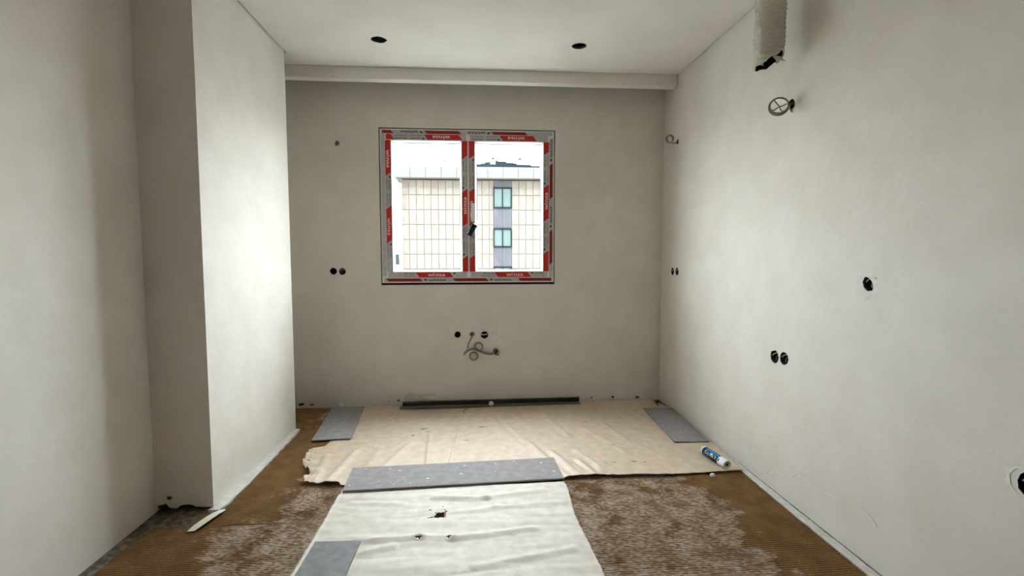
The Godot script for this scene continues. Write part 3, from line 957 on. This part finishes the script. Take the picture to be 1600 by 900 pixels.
func build_cartridge() -> void:
	var A := Vector3(1.378, 0.0365, -2.838)
	var Bp := Vector3(1.412, 0.0365, -2.602)
	var ax := (Bp - A).normalized()
	var side := Vector3.UP.cross(ax).normalized()
	var t := thing("sealant_cartridge", Vector3(A.x, 0.012, A.z), "blue and white sealant cartridge lying on brown paper", "cartridge")
	# local y along the axis, near end at y = L
	var L := 0.226
	var xf := Transform3D(Basis(side, ax, side.cross(ax)), A - t.position)
	var r := 0.0245
	var parts := [["nozzle_collar", M.white_plastic, [[0.0, -0.006], [0.010, -0.006], [0.010, 0.0], [r - 0.002, 0.0], [r, 0.003], [r, 0.020], [r - 0.0004, 0.020]]],
		["dark_band", M.label_dark, [[r - 0.0004, 0.020], [r + 0.0001, 0.020], [r + 0.0001, 0.036], [r - 0.0004, 0.036]]],
		["label", M.label_blue, [[r - 0.0004, 0.036], [r + 0.0002, 0.036], [r + 0.0002, 0.162], [r - 0.0004, 0.162]]],
		["tube_body", M.white_plastic, [[r - 0.0004, 0.162], [r, 0.162], [r, L - 0.001], [r - 0.001, L], [r - 0.003, L], [r - 0.0035, L - 0.004]]],
		["plunger", M.tube_end, [[r - 0.0035, L - 0.004], [0.0075, L - 0.003], [0.0070, L - 0.004]]],
		["plunger_hole", M.black_rough, [[0.0070, L - 0.004], [0.0060, L - 0.016], [0.0, L - 0.016]]]]
	var lab: MeshInstance3D
	for p in parts:
		var st := mb()
		lathe(st, p[2], xf, 32)
		var o := obj(p[0], st, p[1], t)
		if p[0] == "label": lab = o
	# lighter stripe and lettering bent round the label
	var wrap := func(u, ang, rr): return xf * Vector3(cos(ang) * rr, u, sin(ang) * rr)
	# angle that points up: side = +x local, local z = side x axis
	var up_ang := atan2(Vector3.UP.dot(xf.basis.z), Vector3.UP.dot(xf.basis.x))
	var left_ang := atan2((-Vector3(1, 0, 0)).dot(xf.basis.z), (-Vector3(1, 0, 0)).dot(xf.basis.x))
	var dirn := signf(wrapf(left_ang - up_ang, -PI, PI))
	var ss := mb()
	ss.set_smooth_group(0)
	for i in 10:
		for k in 5:
			var f := func(ii, kk): return wrap.call(lerpf(0.040, 0.162, ii / 10.0), up_ang + dirn * lerpf(0.12, 0.55, kk / 5.0), r + 0.0004)
			var P0: Vector3 = f.call(i, k)
			quad(ss, P0, f.call(i + 1, k), f.call(i + 1, k + 1), f.call(i, k + 1), P0 - (xf.origin + ax * ax.dot(P0 - xf.origin)))
	obj("light_stripe", ss, M.label_light, lab)
	var font := SystemFont.new()
	font.font_names = PackedStringArray(["Droid Sans"])
	font.font_weight = 700
	font.font_italic = true
	var tm := TextMesh.new()
	tm.font = font
	tm.text = "Ceresit"
	tm.font_size = 24
	tm.depth = 0.0
	tm.curve_step = 2.0
	var bb := tm.get_aabb()
	var arr := tm.surface_get_arrays(0)
	var vs: PackedVector3Array = arr[Mesh.ARRAY_VERTEX]
	var ix: PackedInt32Array = arr[Mesh.ARRAY_INDEX]
	var ts := mb()
	ts.set_smooth_group(0)
	var map := func(v):
		var u: float = 0.046 + (v.x - bb.position.x) / bb.size.x * 0.104
		var w: float = (v.y - bb.position.y) / bb.size.y
		return wrap.call(u, up_ang + dirn * lerpf(1.45, 0.68, w), r + 0.0005)
	for i in range(0, ix.size(), 3):
		var P1: Vector3 = map.call(vs[ix[i]])
		tri(ts, P1, map.call(vs[ix[i + 1]]), map.call(vs[ix[i + 2]]), P1 - (xf.origin + ax * ax.dot(P1 - xf.origin)))
	obj("lettering", ts, M.white_plastic, lab)
	var bs := mb()
	bs.set_smooth_group(0)
	for i in 2:
		for k in 4:
			var f3 := func(ii, kk): return wrap.call(lerpf(0.166, 0.178, ii / 2.0), up_ang + dirn * lerpf(0.75, 1.5, kk / 4.0), r + 0.0003)
			var P2: Vector3 = f3.call(i, k)
			quad(bs, P2, f3.call(i + 1, k), f3.call(i + 1, k + 1), f3.call(i, k + 1), P2 - (xf.origin + ax * ax.dot(P2 - xf.origin)))
	obj("dark_mark", bs, M.grey_ink, lab)

# ------------------------------------------------------------------ things on the walls
func socket_box(at: Vector3, basis: Basis, r: float, label: String, group: String, kind: int) -> void:
	# black plastic wall box in its hole with cable ends curled inside; local z points out of the wall
	var t := thing("socket_box", at, label, "socket box", group)
	t.basis = basis
	var st := mb()
	var q := r * 0.90
	lathe(st, [[q, -0.003], [q, -0.045], [0.0, -0.045]], Transform3D(Basis(Vector3.RIGHT, PI / 2), Vector3.ZERO), 20)
	lathe(st, [[q + 0.002, -0.045], [q + 0.002, -0.003], [q, -0.003]], Transform3D(Basis(Vector3.RIGHT, PI / 2), Vector3.ZERO), 20)
	obj("box", st, M.black_rough, t)
	for k in kind:
		var cs := mb()
		var pts := []
		var a0 := 0.5 + k * 2.1
		for i in 7:
			var a := a0 + i * 0.42
			var rr := q * (0.72 - 0.10 * k)
			pts.append(Vector3(cos(a) * rr, sin(a) * rr * 0.8 - 0.002 * k, -0.030 + 0.0045 * i - 0.004 * k))
		tube(cs, smooth_path(pts, 4), 0.0024, 7)
		obj("wire", cs, M.cable_pale if k == 0 else M.cable, t)

func ring_path(c: Vector3, u: Vector3, v: Vector3, r: float, turns: float, a0: float, drift: Vector3) -> PackedVector3Array:
	var p := PackedVector3Array()
	var n := int(turns * 22)
	for i in n + 1:
		var a := a0 + TAU * turns * i / n
		var k := r * (1.0 + 0.05 * sin(a * 0.37 + a0))
		p.append(c + u * cos(a) * k + v * sin(a) * k + drift * (float(i) / n))
	return p

func build_wall_things() -> void:
	var inn := 0.0
	# socket boxes
	socket_box(Vector3(-1.113, 1.088, ZB - inn), B_BACK, 0.027, "black socket box on the window wall, the one nearer the column", "", 0)
	socket_box(Vector3(-1.044, 1.087, ZB - inn), B_BACK, 0.027, "black socket box with wire, the one of its pair nearer the window", "", 2)
	socket_box(Vector3(XR, 1.085, -3.789), B_RIGHT, 0.030, "small black socket box right beside the corner of window and right walls", "socket boxes by the far corner", 2)
	socket_box(Vector3(XR, 1.088, -3.703), B_RIGHT, 0.030, "small black socket box on the right wall, second from the window wall corner", "socket boxes by the far corner", 1)
	socket_box(Vector3(XR, 0.688, -2.438), B_RIGHT, 0.034, "low black socket box in the right wall, of its pair nearer the window", "low socket boxes in the right wall", 2)
	socket_box(Vector3(XR, 0.695, -2.358), B_RIGHT, 0.034, "low black socket box in the right wall, of its pair farther from the window", "low socket boxes in the right wall", 2)
	socket_box(Vector3(XR, 1.106, -1.837), B_RIGHT, 0.035, "single large black socket box at mid height of right wall", "", 3)
	socket_box(Vector3(XR, 0.571, -1.236), B_RIGHT, 0.037, "socket box in a rough white filler ring", "", 1)
	# pipe stubs and cables under the window
	socket_box(Vector3(-0.141, 0.569, ZB), B_BACK, 0.026, "plain black round pipe hole under the window", "", 0)
	var t := thing("drain_outlet", Vector3(0.077, 0.564, ZB), "black drain outlet crossed by a pale band under the window", "outlet")
	var st := mb()
	lathe(st, [[0.027, 0.002], [0.027, -0.05], [0.0, -0.05]], Transform3D(Basis(Vector3.RIGHT, PI / 2), Vector3.ZERO), 20)
	obj("sleeve", st, M.black_rough, t)
	st = mb()
	tube(st, smooth_path([Vector3(-0.034, 0.006, 0.004), Vector3(-0.01, 0.003, 0.008), Vector3(0.012, 0.005, 0.008), Vector3(0.032, 0.012, 0.003)], 4), 0.0055, 8)
	obj("band", st, M.cable_pale, t)
	for k in [[0.030, 0.471, 0.0], [-0.012, 0.393, 0.0]]:
		var p := thing("pipe_plug", Vector3(k[0], k[1], ZB), "round whitish pipe plug with grey rim, the upper one" if k[1] > 0.43 else "round whitish pipe plug with grey rim, the lower one", "plug", "pipe plugs under the window")
		var s1 := mb()
		lathe(s1, [[0.0, 0.022], [0.024, 0.022], [0.027, 0.019], [0.027, 0.0]], Transform3D(Basis(Vector3.RIGHT, PI / 2), Vector3.ZERO), 24)
		obj("cap", s1, M.plug, p)
		s1 = mb()
		lathe(s1, [[0.027, 0.021], [0.034, 0.020], [0.036, 0.014], [0.036, 0.0]], Transform3D(Basis(Vector3.RIGHT, PI / 2), Vector3.ZERO), 24)
		obj("rim", s1, M.cable, p)
	st = mb()
	tube(st, smooth_path([Vector3(-0.022, 0.572, ZB - 0.04), Vector3(-0.020, 0.571, ZB + 0.012), Vector3(-0.030, 0.540, ZB + 0.022), Vector3(-0.050, 0.50, ZB + 0.018), Vector3(-0.060, 0.462, ZB + 0.020)], 6), 0.0055, 8)
	var c1 := thing("hanging_cable", Vector3(-0.022, 0.572, ZB), "grey cable hanging from a small hole under the window", "cable")
	var o := obj("cable", st, M.cable, c1)
	o.position = -c1.position
	st = mb()
	tube(st, ring_path(Vector3(-0.022, 0.573, ZB + 0.012), Vector3.RIGHT, Vector3.UP, 0.015, 1.2, 0.4, Vector3(0, 0, 0.006)), 0.0040, 7)
	o = obj("cable_loop", st, M.cable, c1)
	o.position = -c1.position
	st = mb()
	for k in [0.0, 0.011]:
		tube(st, smooth_path([Vector3(-0.088, 0.406 + k, ZB + 0.028), Vector3(-0.062, 0.438 + k, ZB + 0.042), Vector3(-0.020, 0.452 + k, ZB + 0.045), Vector3(0.030, 0.436 + k, ZB + 0.040), Vector3(0.085, 0.412 + k, ZB + 0.026), Vector3(0.14, 0.406 + k * 0.7, ZB + 0.014), Vector3(0.166, 0.424, ZB - 0.02)], 6), 0.0050, 8)
	var c2 := thing("cable_bundle", Vector3(0.166, 0.427, ZB), "grey cable pair arching from a hole in front of the pipe plugs", "cable")
	o = obj("cable", st, M.cable, c2)
	o.position = -c2.position
	st = mb()
	tube(st, ring_path(Vector3(0.170, 0.432, ZB + 0.014), Vector3(0.9, 0.2, 0.3).normalized(), Vector3(-0.2, 0.95, 0.2).normalized(), 0.023, 1.7, 1.0, Vector3(0.006, -0.012, 0.012)), 0.0042, 7)
	o = obj("cable_loop", st, M.cable, c2)
	o.position = -c2.position
	# small cable ends high on the window wall and at the far corner
	var c3 := thing("cable_end", Vector3(-1.059, 2.084, ZB), "small dark cable loop high on the window wall", "cable")
	st = mb()
	tube(st, ring_path(Vector3(0.0, 0.0, 0.006), Vector3(0.75, 0.1, 0.5).normalized(), Vector3(0.1, 1, 0).normalized(), 0.017, 1.4, 2.0, Vector3(0.0, -0.004, 0.014)), 0.0042, 7)
	tube(st, smooth_path([Vector3(0, 0, -0.04), Vector3(0.002, 0.0, -0.005), Vector3(-0.010, 0.010, 0.008)], 4), 0.0042, 7)
	obj("cable", st, M.cable, c3)
	var c4 := thing("cable_end", Vector3(XR, 2.075, -3.745), "small grey cable loop high by the far right corner", "cable")
	st = mb()
	tube(st, smooth_path([Vector3(0.04, 0, 0), Vector3(-0.004, 0, 0), Vector3(-0.03, -0.012, -0.004), Vector3(-0.050, 0.0, -0.008)], 5), 0.0045, 7)
	tube(st, ring_path(Vector3(-0.062, 0.020, -0.012), Vector3(0.9, 0.3, 0.1).normalized(), Vector3(-0.3, 0.9, 0.1).normalized(), 0.026, 1.7, -0.6, Vector3(0.008, 0.004, 0.010)), 0.0045, 7)
	obj("cable", st, M.cable, c4)
	# coiled cable below the duct
	var c5 := thing("cable_coil", Vector3(XR, 1.951, -2.372), "coiled grey cable sticking out of the wall below the duct", "cable")
	var cc := Vector3(1.487, 1.936, -2.372) - c5.position
	var u := Vector3(0.93, 0.0, 0.37).normalized()
	var v := Vector3(0.10, 0.98, -0.12).normalized()
	st = mb()
	tube(st, ring_path(cc, u, v, 0.043, 1.9, 0.5, Vector3(-0.006, 0.003, 0.014)), 0.0034, 8)
	tube(st, ring_path(cc + Vector3(-0.006, 0.004, 0.004), u, v, 0.038, 1.0, 1.2, Vector3(0.004, 0.0, 0.01)), 0.0034, 8)
	obj("coil", st, M.cable, c5)
	st = mb()
	tube(st, smooth_path([cc + u * 0.040 + v * 0.016, cc + u * 0.015 + v * 0.004, cc, cc - u * 0.018 - v * 0.012, cc - u * 0.034 - v * 0.014], 4), 0.0030, 7)
	tube(st, smooth_path([cc - u * 0.022 + v * 0.036, cc - u * 0.008 + v * 0.016, cc + Vector3(0, 0, 0.006), cc + u * 0.012 - v * 0.020, cc + u * 0.034 - v * 0.022], 4), 0.0030, 7)
	obj("cross_tie", st, M.cable, c5)
	st = mb()
	tube(st, smooth_path([Vector3(0.05, 0, 0), Vector3(-0.004, 0, 0), Vector3(-0.014, -0.006, 0.004), cc + u * 0.043 + v * 0.004], 5), 0.0060, 8)
	tube(st, smooth_path([Vector3(0.05, 0.006, 0.004), Vector3(-0.002, 0.006, 0.004), Vector3(-0.012, -0.020, 0.008), Vector3(-0.002, -0.040, 0.008)], 5), 0.0042, 8)
	obj("lead", st, M.cable, c5)
	build_duct()

func build_duct() -> void:
	var c := Vector3(1.42, 0, -2.36)
	var t := thing("flexible_duct", Vector3(c.x, 2.13, c.z), "ribbed greyish white flexible duct hanging from the ceiling by the right wall", "duct")
	var R := 0.066
	var sides := 56
	var y1 := 2.72
	var low := func(a): return 2.150 + 0.018 * cos(a - 0.3) + 0.018 * sin(a) - 0.030 * maxf(0.0, cos(a - 2.5)) + 0.004 * sin(a * 7.0)
	var surf := func(rad, wob):
		var st := mb()
		st.set_smooth_group(0)
		var NY := 84
		var f := func(i, k):
			var a: float = TAU * (k % sides) / sides
			var y: float = lerpf(low.call(a), y1, float(i) / NY)
			var spiral := sin((y * TAU / 0.021) + a) * 0.0034
			var cr: float = 0.0055 * n_fine.get_noise_3d(cos(a) * 0.35, y * 0.9, sin(a) * 0.35) + 0.004 * n_mid.get_noise_3d(cos(a) * 0.4, y * 2.0, sin(a) * 0.4)
			var r: float = rad + (spiral + cr) * wob
			return Vector3(c.x + cos(a) * r + 0.002 * sin((y - 2.2) * 6.0), y, c.z + sin(a) * r) - t.position
		for i in NY:
			for k in sides:
				var P0: Vector3 = f.call(i, k)
				quad(st, P0, f.call(i, k + 1), f.call(i + 1, k + 1), f.call(i + 1, k), Vector3(P0.x, 0, P0.z) * (1.0 if wob > 0.5 else -1.0))
		return st
	obj("sleeve", surf.call(R, 1.0), M.duct, t)
	obj("liner", surf.call(R - 0.006, 0.3), M.black_rough, t)
	# torn end: shreds of liner
	var s0 := [[Vector3(0.000, 2.150, 0.052), Vector3(0.010, 2.128, 0.060), Vector3(0.004, 2.112, 0.062), 0.014], [Vector3(0.020, 2.152, 0.045), Vector3(0.034, 2.132, 0.055), Vector3(0.046, 2.128, 0.060), 0.009], [Vector3(-0.046, 2.130, 0.030), Vector3(-0.052, 2.116, 0.034), Vector3(-0.048, 2.110, 0.036), 0.008]]
	for s in s0:
		var st := mb()
		st.set_smooth_group(0)
		var pts := smooth_path([s[0], s[1], s[2]], 4)
		for i in pts.size() - 1:
			var w0: float = s[3] * (1.0 - 0.7 * i / pts.size())
			var w1: float = s[3] * (1.0 - 0.7 * (i + 1) / pts.size())
			var o := Vector3(c.x, 0, c.z) - t.position
			quad(st, o + pts[i] - Vector3(w0, 0, 0), o + pts[i] + Vector3(w0, 0.003, 0.002), o + pts[i + 1] + Vector3(w1, 0.002, 0.001), o + pts[i + 1] - Vector3(w1, 0, 0), Vector3.BACK)
		obj("torn_shred", st, M.duct, t)

# ------------------------------------------------------------------ outside
func build_outside() -> void:
	var gs := mb()
	box(gs, Vector3(0, -10.25, -45), Vector3(120, 0.5, 80))
	struct(obj("ground", gs, M.street), "pale street level far below the window", "ground")
	# unseen front of this building, added tall and wide to shade the facade opposite
	var of := mb()
	for q in [[-36.0, -2.0, -10.0, 33.0], [2.0, 36.0, -10.0, 33.0], [-2.0, 2.0, -10.0, -0.3], [-2.0, 2.0, TOP + 0.25, 33.0]]:
		box(of, Vector3((q[0] + q[1]) * 0.5, (q[2] + q[3]) * 0.5, ZB - 0.15), Vector3(q[1] - q[0], q[3] - q[2], 0.26), 0.005)
	struct(obj("wall_outer_shade", of, M.outer), "unseen outer front of the building, added to shade the facade opposite", "wall")
	var b := thing("apartment_building", Vector3(2.3, -10, -29), "cream stone clad apartment building across the street with white parapet", "building")
	var P := -b.position
	var ZF := -24.0
	var st := mb()
	box(st, Vector3(2.29, -2.62, -29.03), Vector3(11.42, 14.76, 10.0), 0.01)
	var core := obj("wall", st, M.joint, b)
	core.position = P
	# cladding panels
	var pw := 0.345
	var ph := 0.703
	var bm := mb()
	bevel_box(bm, Vector3(pw - 0.026, ph - 0.030, 0.06), 0.006)
	bm.generate_normals()
	var pm := bm.commit()
	var col := 0
	var x := -3.42
	while x < 7.6:
		if x > 0.80 and x < 1.40:
			x = 1.80
			continue
		var wdt := pw
		if x < 0.93 and x + pw > 0.93: wdt = 0.93 - x
		for r in 9:
			var o := MeshInstance3D.new()
			o.mesh = pm
			o.material_override = M.stone if rng.randf() < 0.55 else M.stone_b
			put(o, "cladding_panel", core)
			o.position = Vector3(x + wdt * 0.5, 4.745 - ph * (r + 0.5), ZF - 0.03 + rng.randf_range(-0.004, 0.004))
			o.scale.x = wdt / pw
		x += wdt
		col += 1
	var lw := mb()
	box(lw, Vector3(2.29, -5.85, ZF - 0.02), Vector3(11.4, 8.2, 0.08), 0.01)
	obj("lower_cladding", lw, M.stone, core)
	# grey window bay
	st = mb()
	box(st, Vector3(1.36, 0.9, ZF - 0.06), Vector3(0.86, 7.7, 0.10), 0.005)
	var bay := obj("bay", st, M.grey_clad, b)
	bay.position = P
	for y in [4.595, 2.95, 1.08, -0.7]:
		for k in 2:
			var s4 := mb()
			var hh: float = {4.595: 0.30, 2.95: 0.90, 1.08: 0.88, -0.7: 0.9}[y]
			box(s4, Vector3(1.36 + (k - 0.5) * 0.428, y, ZF - 0.005), Vector3(0.418, hh, 0.03), 0.004)
			obj("grey_panel", s4, M.grey_clad, bay)
	for y in [[3.44, 4.41], [1.57, 2.46], [-0.25, 0.62]]:
		var w := Node3D.new()
		put(w, "window", b)
		w.position = P
		var s5 := mb()
		for xx in [0.945, 1.36, 1.775]: box(s5, Vector3(xx, (y[0] + y[1]) * 0.5, ZF + 0.02), Vector3(0.05, y[1] - y[0], 0.05), 0.004)
		for yy in [y[0] + 0.025, y[1] - 0.03]: box(s5, Vector3(1.36, yy, ZF + 0.02), Vector3(0.86, 0.055, 0.05), 0.004)
		obj("frame", s5, M.far_frame, w)
		for k in 2:
			var s6 := mb()
			box(s6, Vector3(1.36 + (k - 0.5) * 0.415, (y[0] + y[1]) * 0.5, ZF + 0.012), Vector3(0.365, y[1] - y[0] - 0.1, 0.008))
			obj("pane", s6, M.far_pane, w)
			var s7 := mb()
			for q in 6:
				box(s7, Vector3(1.36 + (k - 0.5) * 0.415 - 0.14 + q * 0.056, (y[0] + y[1]) * 0.5 - 0.02, ZF + 0.018), Vector3(0.030, y[1] - y[0] - 0.16, 0.006))
			obj("curtain", s7, M.curtain, w)
	# parapet: overhanging panels with a shadow gap below
	st = mb()
	box(st, Vector3(2.29, 5.06, -28.9), Vector3(11.94, 0.53, 10.3), 0.01)
	var par := obj("parapet", st, M.joint, b)
	par.position = P
	x = -3.70
	while x < 8.2:
		var s8 := mb()
		box(s8, Vector3(x + 0.36, 5.07, ZF + 0.27), Vector3(0.705, 0.50, 0.03), 0.006)
		obj("parapet_panel", s8, M.parapet, par)
		x += 0.725
	# hipped slate roof, chimneys and aerial
	st = mb()
	st.set_smooth_group(-1)
	var ap := Vector3(1.12, 6.42, -28.0)
	var q4 := [Vector3(-0.40, 5.50, -25.0), Vector3(4.0, 5.50, -25.0), Vector3(4.0, 5.50, -31.0), Vector3(-0.40, 5.50, -31.0)]
	for i in 4:
		var m: Vector3 = (q4[i] + q4[(i + 1) % 4]) * 0.5 - ap
		tri(st, ap, q4[i], q4[(i + 1) % 4], Vector3(m.x, 2.0, m.z))
	quad(st, q4[0], q4[1], q4[2], q4[3], Vector3.DOWN)
	box(st, Vector3(1.8, 5.41, -28.0), Vector3(4.2, 0.2, 5.8), 0.01)   # low wall carrying the eaves
	var roof := obj("roof", st, M.slate, b)
	roof.position = P
	for k in 7:
		var s9 := mb()
		var f := (k + 0.5) / 7.0
		var pa: Vector3 = q4[0].lerp(ap, f)
		var pb: Vector3 = q4[1].lerp(ap, f)
		tube(s9, PackedVector3Array([pa + Vector3(0, 0.02, 0.02), pb + Vector3(0, 0.02, 0.02)]), 0.022, 5)
		obj("roof_batten", s9, M.far_frame, roof)
	for k in [[0.99, 5.90, -26.3], [2.40, 5.92, -26.3]]:
		var c := Node3D.new()
		put(c, "chimney", b)
		c.position = P
		var s := mb()
		box(s, Vector3(k[0], 5.72, k[2]), Vector3(0.26, 0.90, 0.26), 0.01)
		obj("stack", s, M.far_wall, c)
		s = mb()
		lathe(s, [[0.0, 0.10], [0.16, 0.03], [0.16, 0.0], [0.0, 0.0]], Transform3D(Basis.IDENTITY, Vector3(k[0], 6.17, k[2])), 12)
		obj("cowl", s, M.far_frame, c)
	st = mb()
	tube(st, PackedVector3Array([Vector3(-1.50, 5.33, -26), Vector3(-1.50, 6.12, -26)]), 0.02, 6)
	tube(st, PackedVector3Array([Vector3(-1.78, 5.86, -26), Vector3(-1.2, 5.86, -26)]), 0.015, 6)
	tube(st, PackedVector3Array([Vector3(-1.60, 6.0, -26), Vector3(-1.40, 6.0, -26)]), 0.03, 6)
	obj("aerial", st, M.far_frame, b).position = P
	st = mb()
	box(st, Vector3(-1.15, 5.46, -25.6), Vector3(1.3, 0.05, 0.8), 0.01)
	obj("roof_edge", st, M.slate, b).position = P
	st = mb()
	tube(st, smooth_path([Vector3(-3.68, 4.80, -23.8), Vector3(-3.60, 4.74, -23.85), Vector3(-3.50, 4.55, -23.92), Vector3(-3.47, 4.2, -23.94), Vector3(-3.47, -9.9, -23.94)], 6), 0.035, 8)
	obj("drain_pipe", st, M.parapet, b).position = P
	# farther block seen past the corner
	var d := thing("apartment_building", Vector3(-13.5, -10, -62), "distant pale apartment block beyond the corner of the clad building", "building")
	st = mb()
	box(st, Vector3(0, 6.05, 0), Vector3(9.4, 12.1, 5), 0.02)
	obj("wall", st, M.far_wall, d)
	st = mb()
	box(st, Vector3(0, 12.25, 0), Vector3(9.8, 0.3, 5.4), 0.02)
	obj("roof", st, M.brick_red, d)
	for fy in 4:
		for fx in 6:
			var w2 := mb()
			box(w2, Vector3(-3.9 + fx * 1.62, 10.6 - fy * 2.9, 2.5), Vector3(0.9, 1.3, 0.08), 0.01)
			obj("window", w2, M.far_frame, d)
		var bl := mb()
		box(bl, Vector3(3.4, 9.6 - fy * 2.9, 2.9), Vector3(2.4, 0.9, 0.8), 0.02)
		obj("balcony", bl, M.brick_red if fy == 1 else M.grey_clad, d)

# ------------------------------------------------------------------
func _ready() -> void:
	# camera
	var cam := Camera3D.new()
	cam.name = "camera"
	add_child(cam)
	cam.fov = 60.284
	cam.near = 0.05
	cam.far = 300.0
	cam.position = Vector3(0, 1.22, 0)
	cam.rotation = Vector3(-0.0678, -0.0753, -0.0014)
	cam.current = true
	# bright overcast sky, the only light: it enters by the window
	var sm := ProceduralSkyMaterial.new()
	sm.sky_top_color = Color(0.92, 0.966, 1.0)
	sm.sky_horizon_color = Color(0.677, 0.711, 0.735)
	sm.sky_curve = 0.6
	sm.ground_bottom_color = Color(0.45, 0.44, 0.42)
	sm.ground_horizon_color = Color(0.72, 0.72, 0.70)
	sm.sun_angle_max = 1.0
	var sky := Sky.new()
	sky.sky_material = sm
	var env := Environment.new()
	env.background_mode = Environment.BG_SKY
	env.sky = sky
	env.background_energy_multiplier = 8.0
	env.tonemap_mode = Environment.TONE_MAPPER_LINEAR
	env.tonemap_exposure = 7.3
	env.sdfgi_enabled = true
	env.ssao_enabled = true
	env.ssil_enabled = true
	var we := WorldEnvironment.new()
	we.name = "world_environment"
	we.environment = env
	add_child(we)
	setup_noise()
	setup_materials()
	build_structure()
	build_window()
	build_wall_things()
	build_floor_things()
	build_outside()
